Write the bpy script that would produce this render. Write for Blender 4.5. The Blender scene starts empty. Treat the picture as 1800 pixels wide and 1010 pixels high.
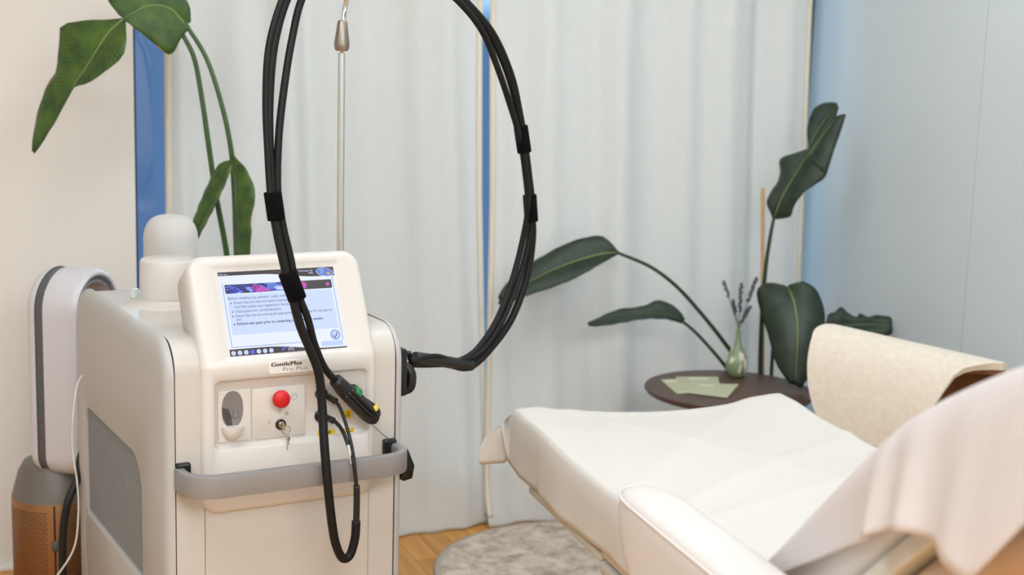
import bpy, bmesh, math, random
from mathutils import Vector, Matrix

random.seed(7)
C = bpy.context.scene.collection
SC = bpy.context.scene

# ------------------------------------------------------------------ camera
FPX, PITCH, ROLL, EYE = 2500.0, math.radians(9.3), math.radians(1.6), 1.45
_fw = Vector((0, math.cos(PITCH), -math.sin(PITCH)))
_u0 = Vector((0, math.sin(PITCH), math.cos(PITCH)))
_r0 = Vector((1, 0, 0))
CR = _r0 * math.cos(ROLL) + _u0 * math.sin(ROLL)
CU = _u0 * math.cos(ROLL) - _r0 * math.sin(ROLL)
CAM = Vector((0, 0, EYE))
cam_data = bpy.data.cameras.new('camera')
cam = bpy.data.objects.new('camera', cam_data)
C.objects.link(cam)
cam_data.sensor_width = 36.0
cam_data.lens = FPX / 1800.0 * 36.0
cam_data.clip_start = 0.05
m = Matrix((CR, CU, -_fw)).transposed().to_4x4()
m.translation = CAM
cam.matrix_world = m
cam_data.dof.use_dof = True
cam_data.dof.focus_distance = 2.72
cam_data.dof.aperture_fstop = 3.6
SC.camera = cam

# ------------------------------------------------------------------ world, light, exposure
world = bpy.data.worlds.new('evening_sky')
SC.world = world
world.use_nodes = True
wn_ = world.node_tree.nodes
wl_ = world.node_tree.links
# dusk: bright blue sky above, dim blue town below the horizon
w_tc = wn_.new('ShaderNodeTexCoord')
w_sp = wn_.new('ShaderNodeSeparateXYZ')
w_rp = wn_.new('ShaderNodeValToRGB')
wl_.new(w_tc.outputs['Generated'], w_sp.inputs[0])
wl_.new(w_sp.outputs['Z'], w_rp.inputs[0])
w_rp.color_ramp.elements[0].position = 0.02
w_rp.color_ramp.elements[0].color = (0.0182, 0.0350, 0.0682, 1)
w_rp.color_ramp.elements[1].position = 0.12
w_rp.color_ramp.elements[1].color = (0.50, 0.78, 1.0, 1)
wl_.new(w_rp.outputs[0], wn_['Background'].inputs['Color'])
wn_['Background'].inputs['Strength'].default_value = 5.4
SC.view_settings.view_transform = 'Standard'
SC.view_settings.look = 'None'
SC.view_settings.exposure = 0.0
SC.view_settings.gamma = 1.0
SC.view_settings.use_curve_mapping = False
LAMP_COLOR = (0.845, 0.925, 1.0)
LAMPS = [  # (along the window wall, distance from it, size a, size b, watts)
    (0.15, 1.35, 1.6, 0.9, 13.0),
    (-1.9, 2.4, 1.2, 0.9, 22.0),
    (-0.8, 4.6, 2.4, 1.0, 88.0),
]


# ------------------------------------------------------------------ small tools
def ray(x, y):
    return _fw + CR * ((x - 900) / FPX) - CU * ((y - 505) / FPX)


def at(x, y, Y):            # the point at depth Y seen at that spot of the photograph
    d = ray(x, y)
    return CAM + d * (Y / d.y)


def atz(x, y, Z):           # the point at height Z
    d = ray(x, y)
    return CAM + d * ((Z - EYE) / d.z)


def atp(x, y, p0, n):       # the point on a plane
    d = ray(x, y)
    return CAM + d * ((p0 - CAM).dot(n) / d.dot(n))


def lin(c):
    c = c / 255.0
    return c / 12.92 if c <= 0.04045 else ((c + 0.055) / 1.055) ** 2.4


def srgb(r, g, b):
    return (lin(r), lin(g), lin(b), 1.0)


MATS = {}


def mat(name, color, rough=0.5, metal=0.0, bump=0.0, bscale=200.0, var=0.0, vscale=8.0, spec=0.5,
        emit=None, estr=1.0, trans=0.0, sheen=0.0, alpha=None, stretch=None):
    mt = bpy.data.materials.new(name)
    mt.use_nodes = True
    nt = mt.node_tree
    b = nt.nodes['Principled BSDF']
    b.inputs['Base Color'].default_value = color
    b.inputs['Roughness'].default_value = rough
    b.inputs['Metallic'].default_value = metal
    b.inputs['Specular IOR Level'].default_value = spec
    if trans:
        b.inputs['Transmission Weight'].default_value = trans
    if sheen:
        b.inputs['Sheen Weight'].default_value = sheen
    if emit:
        b.inputs['Emission Color'].default_value = emit
        b.inputs['Emission Strength'].default_value = estr
    if bump or var:
        tc = nt.nodes.new('ShaderNodeTexCoord')
        mp = nt.nodes.new('ShaderNodeMapping')
        if stretch:
            mp.inputs['Scale'].default_value = stretch
        nt.links.new(tc.outputs['Object'], mp.inputs['Vector'])
    if bump:
        nz = nt.nodes.new('ShaderNodeTexNoise')
        nz.inputs['Scale'].default_value = bscale
        nz.inputs['Detail'].default_value = 3
        nt.links.new(mp.outputs[0], nz.inputs['Vector'])
        bp = nt.nodes.new('ShaderNodeBump')
        bp.inputs['Strength'].default_value = bump
        bp.inputs['Distance'].default_value = 0.002
        nt.links.new(nz.outputs['Fac'], bp.inputs['Height'])
        nt.links.new(bp.outputs[0], b.inputs['Normal'])
    if var:
        n2 = nt.nodes.new('ShaderNodeTexNoise')
        n2.inputs['Scale'].default_value = vscale
        n2.inputs['Detail'].default_value = 4
        nt.links.new(mp.outputs[0], n2.inputs['Vector'])
        rp = nt.nodes.new('ShaderNodeValToRGB')
        lo = tuple(c * (1 - var) for c in color[:3]) + (1,)
        hi = tuple(min(1, c * (1 + var)) for c in color[:3]) + (1,)
        rp.color_ramp.elements[0].position = 0.3
        rp.color_ramp.elements[1].position = 0.7
        rp.color_ramp.elements[0].color = lo
        rp.color_ramp.elements[1].color = hi
        nt.links.new(n2.outputs['Fac'], rp.inputs[0])
        nt.links.new(rp.outputs[0], b.inputs['Base Color'])
    MATS[name] = mt
    return mt


def node_mat(name):
    mt = bpy.data.materials.new(name)
    mt.use_nodes = True
    MATS[name] = mt
    nt = mt.node_tree
    return mt, nt, nt.nodes['Principled BSDF'], nt.nodes['Material Output']


def link(name, me, parent=None, mtl=None):
    o = bpy.data.objects.new(name, me)
    C.objects.link(o)
    if parent is not None:
        o.parent = parent
    if mtl is not None:
        me.materials.append(MATS[mtl] if isinstance(mtl, str) else mtl)
    return o


def root_matrix(p):
    mm = Matrix.Identity(4)
    while p is not None:
        mm = p.matrix_basis @ mm
        p = p.parent
    return mm


def build(name, verts, faces, mtl, parent=None, smooth=True, world_co=False, uv=None, angle=None, fix=True):
    """Link ONE mesh object. world_co: the points are world points and get turned into the parent's frame."""
    vs = [Vector(v) for v in verts]
    if world_co and parent is not None:
        inv = root_matrix(parent).inverted()
        vs = [inv @ v for v in vs]
    me = bpy.data.meshes.new(name)
    me.from_pydata([tuple(v) for v in vs], [], faces)
    if uv is not None:
        lay = me.uv_layers.new(name='UVMap')
        for lp in me.loops:
            lay.data[lp.index].uv = uv[lp.vertex_index]
    if fix:
        bm = bmesh.new()
        bm.from_mesh(me)
        bmesh.ops.recalc_face_normals(bm, faces=bm.faces)
        if angle is not None:
            for e in bm.edges:
                if len(e.link_faces) == 2 and e.calc_face_angle(0) > math.radians(angle):
                    e.smooth = False
        bm.to_mesh(me)
        bm.free()
    if smooth:
        for p in me.polygons:
            p.use_smooth = True
    me.update()
    return link(name, me, parent, mtl)


def thing(name, label, cat, loc=(0, 0, 0), rotz=0.0, group=None):
    o = bpy.data.objects.new(name, None)
    C.objects.link(o)
    o.empty_display_size = 0.05
    o.location = loc
    o.rotation_euler = (0, 0, rotz)
    o['label'] = label
    o['category'] = cat
    if group:
        o['group'] = group
    return o


def tag(o, label, cat, group=None):
    o['label'] = label
    o['category'] = cat
    if group:
        o['group'] = group
    return o


def struct(o):
    o['kind'] = 'structure'
    return o


def place(o, loc):
    """move a world-built mesh so its origin is at loc"""
    loc = Vector(loc)
    o.data.transform(Matrix.Translation(-loc))
    o.location = loc
    return o


# shapes -> (verts, faces)
def join(*parts):
    V, F = [], []
    for v, f in parts:
        n = len(V)
        V += [Vector(x) for x in v]
        F += [tuple(i + n for i in q) for q in f]
    return V, F


def loft(loops, cap0=True, cap1=True, closed=True):
    n = len(loops[0])
    V = [Vector(p) for lp in loops for p in lp]
    F = []
    for k in range(len(loops) - 1):
        for i in range(n if closed else n - 1):
            j = (i + 1) % n
            F.append((k * n + i, k * n + j, (k + 1) * n + j, (k + 1) * n + i))
    if cap0:
        F.append(tuple(range(n))[::-1])
    if cap1:
        F.append(tuple((len(loops) - 1) * n + i for i in range(n)))
    return V, F


def box(x0, x1, y0, y1, z0, z1, bev=0.0, seg=2):
    bm = bmesh.new()
    bmesh.ops.create_cube(bm, size=1.0)
    for v in bm.verts:
        v.co = Vector(((x0 + x1) / 2 + v.co.x * (x1 - x0), (y0 + y1) / 2 + v.co.y * (y1 - y0), (z0 + z1) / 2 + v.co.z * (z1 - z0)))
    if bev:
        bmesh.ops.bevel(bm, geom=list(bm.edges), offset=bev, segments=seg, profile=0.5, affect='EDGES')
    bm.verts.index_update()
    V = [v.co.copy() for v in bm.verts]
    F = [tuple(v.index for v in f.verts) for f in bm.faces]
    bm.free()
    return V, F


def catmull(pts, per=8):
    P = [Vector(p) for p in pts]
    P = [P[0] * 2 - P[1]] + P + [P[-1] * 2 - P[-2]]
    out = []
    for i in range(1, len(P) - 2):
        a, b, c, d = P[i - 1], P[i], P[i + 1], P[i + 2]
        for k in range(per):
            t = k / per
            out.append(0.5 * (b * 2 + (c - a) * t + (a * 2 - b * 5 + c * 4 - d) * t * t + (b * 3 - a - c * 3 + d) * t ** 3))
    out.append(P[-2].copy())
    return out


def resample(pts, n):
    L = [0.0]
    for a, b in zip(pts, pts[1:]):
        L.append(L[-1] + (b - a).length)
    out, k = [], 0
    for i in range(n):
        s = L[-1] * i / (n - 1)
        while k < len(L) - 2 and L[k + 1] < s:
            k += 1
        d = L[k + 1] - L[k]
        t = 0 if d < 1e-9 else min(1.0, (s - L[k]) / d)
        out.append(pts[k].lerp(pts[k + 1], t))
    return out


def frames(pts):
    T = []
    for i in range(len(pts)):
        a = pts[max(0, i - 1)]
        b = pts[min(len(pts) - 1, i + 1)]
        d = b - a
        T.append(d.normalized() if d.length > 1e-9 else Vector((0, 0, 1)))
    ref = Vector((0, 0, 1)) if abs(T[0].z) < 0.9 else Vector((1, 0, 0))
    N = (ref - T[0] * ref.dot(T[0])).normalized()
    out = []
    for t in T:
        N = (N - t * N.dot(t))
        N.normalize()
        out.append((t, N.copy(), t.cross(N)))
    return out


def tube(pts, r, n=10, caps=True, flat=1.0):
    pts = [Vector(p) for p in pts]
    fr = frames(pts)
    loops = []
    for i, p in enumerate(pts):
        rr_ = r(i / (len(pts) - 1)) if callable(r) else r
        t, N, B = fr[i]
        loops.append([p + N * (rr_ * math.cos(2 * math.pi * k / n)) + B * (rr_ * flat * math.sin(2 * math.pi * k / n)) for k in range(n)])
    return loft(loops, caps, caps)


def lathe(prof, n=32, c=(0, 0, 0), axis='z', caps=True):
    """prof: list of (radius, height)"""
    c = Vector(c)
    loops = []
    for r, h in prof:
        lp = []
        for k in range(n):
            a = 2 * math.pi * k / n
            x, y = r * math.cos(a), r * math.sin(a)
            if axis == 'z':
                lp.append(c + Vector((x, y, h)))
            elif axis == 'y':
                lp.append(c + Vector((x, h, y)))
            else:
                lp.append(c + Vector((h, x, y)))
        loops.append(lp)
    return loft(loops, caps, caps)


def rrect(a0, a1, b0, b1, r, seg=6):
    """rounded rectangle loop in 2D; r = radius or four radii (a1b1, a0b1, a0b0, a1b0)"""
    if not isinstance(r, (tuple, list)):
        r = (r,) * 4
    cs = [(a1, b1, 0, r[0]), (a0, b1, 90, r[1]), (a0, b0, 180, r[2]), (a1, b0, 270, r[3])]
    out = []
    for (ca, cb, st, q) in cs:
        sx = -1 if st in (0, 270) else 1
        sy = -1 if st in (0, 90) else 1
        for k in range(seg + 1):
            t = math.radians(st + 90 * k / seg)
            out.append((ca + sx * q + q * math.cos(t), cb + sy * q + q * math.sin(t)))
    return out


def inset(loop, d, c=None):
    """shrink a convex-ish 2D loop by d along its vertex normals"""
    n = len(loop)
    out = []
    for i in range(n):
        j = i
        a = Vector(loop[(i - 1) % n]); b = Vector(loop[i]); e = Vector(loop[(i + 1) % n])
        d1 = (b - a); d2 = (e - b)
        if d1.length < 1e-9: d1 = d2
        if d2.length < 1e-9: d2 = d1
        t = (d1.normalized() + d2.normalized())
        t.normalize()
        nrm = Vector((-t.y, t.x))
        out.append((b.x + nrm.x * d, b.y + nrm.y * d))
    return out


def text_mesh(body, size=1.0, bold=0.0, align='LEFT'):
    cu = bpy.data.curves.new('t', 'FONT')
    cu.body = body
    cu.size = size
    cu.offset = bold
    cu.align_x = align
    cu.resolution_u = 3
    o = bpy.data.objects.new('t', cu)
    C.objects.link(o)
    dg = bpy.context.evaluated_depsgraph_get()
    me = bpy.data.meshes.new_from_object(o.evaluated_get(dg))
    V = [v.co.copy() for v in me.vertices]
    F = [tuple(p.vertices) for p in me.polygons]
    bpy.data.objects.remove(o)
    bpy.data.curves.remove(cu)
    bpy.data.meshes.remove(me)
    return V, F


def fit_text(body, x0, y, width=None, height=None, bold=0.0):
    """flat text in 2D starting at x0 with its base line at y; returns (verts2d, faces)"""
    V, F = text_mesh(body, 1.0, 0.0)
    if not V:
        return [], []
    if bold:            # heavier strokes: the same letters laid side by side
        V0, F0 = V, F
        V, F = [], []
        for dx in (-bold, 0.0, bold):
            k = len(V)
            V = V + [v + Vector((dx, 0, 0)) for v in V0]
            F = F + [tuple(i + k for i in f) for f in F0]
    xs = [v.x for v in V]
    w = max(xs) - min(xs)
    sx = width / w if width else None
    sy = height / 0.73 if height else None
    sx = sx or sy
    sy = sy or sx
    mx = min(xs)
    return [(x0 + (v.x - mx) * sx, y + v.y * sy) for v in V], F

# ------------------------------------------------------------------ materials
mat('wall_paint', srgb(236, 230, 222), 0.75, bump=0.05, bscale=300)
mat('panel_paint', srgb(205, 212, 213), 0.45, bump=0.02, bscale=250)
mat('joint_dark', srgb(84, 104, 100), 0.8)
mat('ceiling_white', srgb(242, 242, 242), 0.8, bump=0.03, bscale=200)
mat('white_plastic', srgb(216, 209, 201), 0.34, bump=0.015, bscale=600)
mat('deck_plastic', srgb(202, 195, 186), 0.38, bump=0.015, bscale=600)
mat('silver_paint', srgb(187, 184, 180), 0.42, metal=0.0, bump=0.02, bscale=700)
mat('silver_handle', srgb(150, 148, 147), 0.42, metal=0.3, bump=0.05, bscale=900)
mat('dark_gap', srgb(24, 22, 22), 0.6)
mat('black_plastic', srgb(17, 17, 18), 0.38)
mat('black_velcro', srgb(7, 7, 8), 0.95, bump=0.4, bscale=900, spec=0.15)
mat('black_sleeve', srgb(24, 24, 26), 0.45, bump=0.06, bscale=400)
mat('grey_inside', srgb(128, 120, 116), 0.6)
mat('grey_inside_shade', srgb(70, 66, 66), 0.6)
mat('louver_grey', srgb(158, 158, 158), 0.5, metal=0.2)
mat('louver_back', srgb(58, 58, 60), 0.7)
mat('red_plastic', srgb(205, 22, 28), 0.42)
mat('steel', srgb(226, 223, 218), 0.16, metal=1.0)
mat('brushed_steel', srgb(158, 148, 136), 0.38, metal=1.0, bump=0.1, bscale=60, stretch=(1, 1, 40))
mat('key_metal', srgb(190, 182, 165), 0.3, metal=1.0)
mat('print_dark', srgb(60, 56, 54), 0.6)
mat('print_maroon', srgb(58, 20, 30), 0.5)
mat('print_grey', srgb(138, 136, 134), 0.5)
mat('plate_plastic', srgb(233, 229, 221), 0.3)
mat('sticker_yellow', srgb(240, 200, 18), 0.5)
mat('cable_green', srgb(32, 120, 60), 0.5)
mat('cable_label', srgb(222, 196, 60), 0.5)
mat('speaker_fabric', srgb(205, 201, 195), 0.9, bump=0.5, bscale=900, sheen=0.2)
mat('fan_white', srgb(212, 209, 212), 0.32)
mat('fan_grey', srgb(140, 140, 146), 0.4, metal=0.2)
mat('fan_inner', srgb(188, 176, 170), 0.5)
mat('fan_dark', srgb(92, 92, 95), 0.4)
mat('fan_cone', srgb(120, 114, 106), 0.5, metal=0.35)
mat('bronze', srgb(164, 116, 74), 0.36, metal=0.75)
mat('hole_dark', srgb(34, 25, 18), 0.8)
mat('white_cord', srgb(226, 222, 214), 0.45)
mat('rubber_black', srgb(14, 14, 16), 0.55)
mat('leather', srgb(221, 213, 207), 0.42, bump=0.08, bscale=260)
mat('rail_beige', srgb(206, 200, 186), 0.45)
mat('shell_tan', srgb(196, 168, 140), 0.5)
mat('chair_cream', srgb(232, 220, 202), 0.95, bump=0.9, bscale=420, var=0.05, vscale=60, sheen=0.3)
mat('veneer', srgb(104, 66, 42), 0.4, var=0.25, vscale=14, stretch=(1, 8, 1))
mat('walnut', srgb(82, 58, 46), 0.42, var=0.28, vscale=10, stretch=(1, 14, 1))
mat('pot_clay', srgb(200, 196, 188), 0.7, bump=0.1, bscale=80)
mat('soil', srgb(52, 40, 30), 0.95, bump=0.8, bscale=80)
mat('stem_green', srgb(62, 92, 44), 0.45, var=0.15, vscale=20)
mat('stem_dark', srgb(36, 58, 34), 0.45, var=0.15, vscale=20)
mat('midrib_light', srgb(122, 140, 74), 0.5)
mat('midrib_dark', srgb(84, 110, 62), 0.5)
mat('stake_wood', srgb(212, 174, 130), 0.7, var=0.12, vscale=30)
mat('card_green', srgb(186, 186, 154), 0.7)
mat('card_print', srgb(212, 214, 186), 0.7)
mat('lavender_stem', srgb(128, 132, 100), 0.8)
mat('lavender_bud', srgb(92, 84, 98), 0.9)
mat('clear_plastic', srgb(238, 238, 232), 0.15, trans=0.2)
mat('lamp_frame', srgb(230, 230, 228), 0.5)
mat('lamp_glow', srgb(255, 250, 240), 0.5, emit=LAMP_COLOR + (1,), estr=2.0)
mat('window_metal', srgb(56, 66, 84), 0.45, metal=0.4)
mat('hem_tape', srgb(228, 218, 200), 0.9)


def wood_floor():
    mt, nt, b, out = node_mat('floor_oak')
    tc = nt.nodes.new('ShaderNodeTexCoord')
    oi = nt.nodes.new('ShaderNodeObjectInfo')
    mp = nt.nodes.new('ShaderNodeMapping')
    mp.inputs['Scale'].default_value = (30, 2.0, 30)
    add = nt.nodes.new('ShaderNodeVectorMath')
    add.operation = 'ADD'
    nt.links.new(tc.outputs['Object'], add.inputs[0])
    mul = nt.nodes.new('ShaderNodeMath'); mul.operation = 'MULTIPLY'; mul.inputs[1].default_value = 37.0
    nt.links.new(oi.outputs['Random'], mul.inputs[0])
    nt.links.new(mul.outputs[0], add.inputs[1])
    nt.links.new(add.outputs[0], mp.inputs['Vector'])
    nz = nt.nodes.new('ShaderNodeTexNoise')
    nz.inputs['Scale'].default_value = 1.0
    nz.inputs['Detail'].default_value = 5
    nt.links.new(mp.outputs[0], nz.inputs['Vector'])
    rp = nt.nodes.new('ShaderNodeValToRGB')
    rp.color_ramp.elements[0].position = 0.25
    rp.color_ramp.elements[1].position = 0.8
    rp.color_ramp.elements[0].color = srgb(196, 132, 56)
    rp.color_ramp.elements[1].color = srgb(236, 176, 88)
    nt.links.new(nz.outputs['Fac'], rp.inputs[0])
    hs = nt.nodes.new('ShaderNodeHueSaturation')
    mr = nt.nodes.new('ShaderNodeMapRange')
    mr.inputs['To Min'].default_value = 0.85
    mr.inputs['To Max'].default_value = 1.1
    nt.links.new(oi.outputs['Random'], mr.inputs[0])
    nt.links.new(mr.outputs[0], hs.inputs['Value'])
    nt.links.new(rp.outputs[0], hs.inputs['Color'])
    nt.links.new(hs.outputs[0], b.inputs['Base Color'])
    b.inputs['Roughness'].default_value = 0.38


def cloth(name, color, transl, thread=0.15, scale=900.0, var=0.03, tcol=None):
    mt, nt, b, out = node_mat(name)
    nt.nodes.remove(b)
    tc = nt.nodes.new('ShaderNodeTexCoord')
    n2 = nt.nodes.new('ShaderNodeTexNoise')
    n2.inputs['Scale'].default_value = 90
    mp = nt.nodes.new('ShaderNodeMapping')
    mp.inputs['Scale'].default_value = (1, 1, 0.2)
    nt.links.new(tc.outputs['Object'], mp.inputs['Vector'])
    nt.links.new(mp.outputs[0], n2.inputs['Vector'])
    rp = nt.nodes.new('ShaderNodeValToRGB')
    rp.color_ramp.elements[0].color = tuple(c * (1 - var) for c in color[:3]) + (1,)
    rp.color_ramp.elements[1].color = tuple(min(1, c * (1 + var)) for c in color[:3]) + (1,)
    nt.links.new(n2.outputs['Fac'], rp.inputs[0])
    df = nt.nodes.new('ShaderNodeBsdfDiffuse')
    tr = nt.nodes.new('ShaderNodeBsdfTranslucent')
    nt.links.new(rp.outputs[0], df.inputs['Color'])
    if tcol:
        tr.inputs['Color'].default_value = tcol
    else:
        nt.links.new(rp.outputs[0], tr.inputs['Color'])
    mx = nt.nodes.new('ShaderNodeMixShader')
    mx.inputs[0].default_value = transl
    nt.links.new(df.outputs[0], mx.inputs[1])
    nt.links.new(tr.outputs[0], mx.inputs[2])
    nz = nt.nodes.new('ShaderNodeTexNoise')
    nz.inputs['Scale'].default_value = scale
    bp = nt.nodes.new('ShaderNodeBump')
    bp.inputs['Strength'].default_value = thread
    bp.inputs['Distance'].default_value = 0.001
    nt.links.new(tc.outputs['Object'], nz.inputs['Vector'])
    nt.links.new(nz.outputs['Fac'], bp.inputs['Height'])
    nt.links.new(bp.outputs[0], df.inputs['Normal'])
    nt.links.new(mx.outputs[0], out.inputs['Surface'])


def leaf_mat(name, dark, light, brown, trans=0.12, gloss=0.38):
    """UV.x runs across the blade (0 and 1 are the margins), UV.y along it"""
    mt, nt, b, out = node_mat(name)
    uv = nt.nodes.new('ShaderNodeUVMap')
    sep = nt.nodes.new('ShaderNodeSeparateXYZ')
    nt.links.new(uv.outputs[0], sep.inputs[0])

    def M(op, a, bb=None):
        nd = nt.nodes.new('ShaderNodeMath')
        nd.operation = op
        for i, q in enumerate((a, bb)):
            if q is None:
                continue
            if isinstance(q, (int, float)):
                nd.inputs[i].default_value = q
            else:
                nt.links.new(q, nd.inputs[i])
        return nd.outputs[0]
    c = M('ABSOLUTE', M('SUBTRACT', sep.outputs[0], 0.5))          # 0 at the rib, .5 at the margin
    ph = M('SUBTRACT', M('MULTIPLY', sep.outputs[1], 260.0), M('MULTIPLY', c, 70.0))
    vein = M('SINE', ph)
    tc = nt.nodes.new('ShaderNodeTexCoord')
    nz = nt.nodes.new('ShaderNodeTexNoise')
    nz.inputs['Scale'].default_value = 22
    nt.links.new(tc.outputs['Object'], nz.inputs['Vector'])
    rp = nt.nodes.new('ShaderNodeValToRGB')
    rp.color_ramp.elements[0].position = 0.3
    rp.color_ramp.elements[1].position = 0.75
    rp.color_ramp.elements[0].color = dark
    rp.color_ramp.elements[1].color = light
    nt.links.new(M('ADD', nz.outputs['Fac'], M('MULTIPLY', vein, 0.05)), rp.inputs[0])
    col = rp.outputs[0]
    if brown:
        n2 = nt.nodes.new('ShaderNodeTexNoise')
        n2.inputs['Scale'].default_value = 11
        nt.links.new(tc.outputs['Object'], n2.inputs['Vector'])
        edge = M('MULTIPLY', M('GREATER_THAN', M('ADD', c, M('MULTIPLY', n2.outputs['Fac'], 0.30)), 0.655), 1.0)
        mx = nt.nodes.new('ShaderNodeMix')
        mx.data_type = 'RGBA'
        nt.links.new(edge, mx.inputs[0])
        nt.links.new(col, mx.inputs[6])
        mx.inputs[7].default_value = srgb(196, 158, 120)
        col = mx.outputs[2]
    nt.links.new(col, b.inputs['Base Color'])
    b.inputs['Roughness'].default_value = gloss
    bp = nt.nodes.new('ShaderNodeBump')
    bp.inputs['Strength'].default_value = 0.45
    bp.inputs['Distance'].default_value = 0.001
    nt.links.new(vein, bp.inputs['Height'])
    nt.links.new(bp.outputs[0], b.inputs['Normal'])
    tr = nt.nodes.new('ShaderNodeBsdfTranslucent')
    nt.links.new(col, tr.inputs['Color'])
    ms = nt.nodes.new('ShaderNodeMixShader')
    ms.inputs[0].default_value = trans
    nt.links.new(b.outputs[0], ms.inputs[1])
    nt.links.new(tr.outputs[0], ms.inputs[2])
    nt.links.new(ms.outputs[0], out.inputs['Surface'])


def glass_mat():
    mt, nt, b, out = node_mat('window_glass')
    nt.nodes.remove(b)
    t = nt.nodes.new('ShaderNodeBsdfTransparent')
    t.inputs['Color'].default_value = (0.92, 0.96, 1.0, 1)
    g = nt.nodes.new('ShaderNodeBsdfGlossy')
    g.inputs['Roughness'].default_value = 0.03
    fr = nt.nodes.new('ShaderNodeFresnel')
    fr.inputs['IOR'].default_value = 1.45
    mx = nt.nodes.new('ShaderNodeMixShader')
    nt.links.new(fr.outputs[0], mx.inputs[0])
    nt.links.new(t.outputs[0], mx.inputs[1])
    nt.links.new(g.outputs[0], mx.inputs[2])
    nt.links.new(mx.outputs[0], out.inputs['Surface'])


def braid_mat():
    mt, nt, b, out = node_mat('braided_black')
    uv = nt.nodes.new('ShaderNodeUVMap')
    mp = nt.nodes.new('ShaderNodeMapping')
    mp.inputs['Scale'].default_value = (1, 1, 1)
    nt.links.new(uv.outputs[0], mp.inputs[0])
    ck = nt.nodes.new('ShaderNodeTexChecker')
    ck.inputs['Scale'].default_value = 1.0
    nt.links.new(mp.outputs[0], ck.inputs['Vector'])
    rp = nt.nodes.new('ShaderNodeMix')
    rp.data_type = 'RGBA'
    rp.inputs[6].default_value = srgb(7, 7, 8)
    rp.inputs[7].default_value = srgb(24, 23, 23)
    nt.links.new(ck.outputs['Fac'], rp.inputs[0])
    nt.links.new(rp.outputs[2], b.inputs['Base Color'])
    b.inputs['Roughness'].default_value = 0.5
    b.inputs['Specular IOR Level'].default_value = 0.3
    bp = nt.nodes.new('ShaderNodeBump')
    bp.inputs['Strength'].default_value = 0.6
    bp.inputs['Distance'].default_value = 0.0006
    nt.links.new(ck.outputs['Fac'], bp.inputs['Height'])
    nt.links.new(bp.outputs[0], b.inputs['Normal'])


def rug_mat():
    mt, nt, b, out = node_mat('rug_pile')
    tc = nt.nodes.new('ShaderNodeTexCoord')
    mp = nt.nodes.new('ShaderNodeMapping')
    mp.inputs['Scale'].default_value = (1, 1.0, 1)
    nt.links.new(tc.outputs['Object'], mp.inputs['Vector'])
    nz = nt.nodes.new('ShaderNodeTexNoise')
    nz.inputs['Scale'].default_value = 13
    nz.inputs['Detail'].default_value = 8
    nz.inputs['Roughness'].default_value = 0.72
    nz.inputs['Distortion'].default_value = 0.35
    nt.links.new(mp.outputs[0], nz.inputs['Vector'])
    rp = nt.nodes.new('ShaderNodeValToRGB')
    e = rp.color_ramp.elements
    e[0].position = 0.34
    e[0].color = srgb(146, 136, 122)
    e[1].position = 0.60
    e[1].color = srgb(232, 218, 202)
    x = e.new(0.46)
    x.color = srgb(200, 186, 170)
    nt.links.new(nz.outputs['Fac'], rp.inputs[0])
    gr = nt.nodes.new('ShaderNodeTexGradient')
    gr.gradient_type = 'SPHERICAL'
    m2 = nt.nodes.new('ShaderNodeMapping')
    m2.inputs['Scale'].default_value = (1 / 0.43, 1 / 0.43, 1)
    nt.links.new(tc.outputs['Object'], m2.inputs['Vector'])
    nt.links.new(m2.outputs[0], gr.inputs[0])
    r2 = nt.nodes.new('ShaderNodeValToRGB')
    el = r2.color_ramp.elements
    el[0].position = 0.035
    el[0].color = (1, 1, 1, 1)
    el[1].position = 0.05
    el[1].color = (0, 0, 0, 1)
    nt.links.new(gr.outputs[1], r2.inputs[0])
    mx = nt.nodes.new('ShaderNodeMix')
    mx.data_type = 'RGBA'
    nt.links.new(r2.outputs[0], mx.inputs[0])
    nt.links.new(rp.outputs[0], mx.inputs[6])
    mx.inputs[7].default_value = srgb(186, 178, 168)
    nt.links.new(mx.outputs[2], b.inputs['Base Color'])
    b.inputs['Roughness'].default_value = 1.0
    bp = nt.nodes.new('ShaderNodeBump')
    bp.inputs['Strength'].default_value = 0.5
    n3 = nt.nodes.new('ShaderNodeTexNoise')
    n3.inputs['Scale'].default_value = 350
    nt.links.new(tc.outputs['Object'], n3.inputs['Vector'])
    nt.links.new(n3.outputs['Fac'], bp.inputs['Height'])
    bp.inputs['Distance'].default_value = 0.002
    nt.links.new(bp.outputs[0], b.inputs['Normal'])


def vase_mat():
    mt, nt, b, out = node_mat('vase_glaze')
    tc = nt.nodes.new('ShaderNodeTexCoord')
    mp = nt.nodes.new('ShaderNodeMapping')
    mp.inputs['Scale'].default_value = (34, 34, 9)
    nt.links.new(tc.outputs['Object'], mp.inputs['Vector'])
    nz = nt.nodes.new('ShaderNodeTexNoise')
    nz.inputs['Scale'].default_value = 1.5
    nt.links.new(mp.outputs[0], nz.inputs['Vector'])
    rp = nt.nodes.new('ShaderNodeValToRGB')
    rp.color_ramp.elements[0].position = 0.54
    rp.color_ramp.elements[1].position = 0.58
    rp.color_ramp.elements[0].color = srgb(132, 148, 110)
    rp.color_ramp.elements[1].color = srgb(222, 212, 190)
    nt.links.new(nz.outputs['Fac'], rp.inputs[0])
    nt.links.new(rp.outputs[0], b.inputs['Base Color'])
    b.inputs['Roughness'].default_value = 0.3


def glow(name, color, strength=1.0):
    mt, nt, b, out = node_mat(name)
    b.inputs['Base Color'].default_value = (0.01, 0.01, 0.012, 1)
    b.inputs['Roughness'].default_value = 0.25
    b.inputs['Emission Color'].default_value = color
    b.inputs['Emission Strength'].default_value = strength


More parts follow.
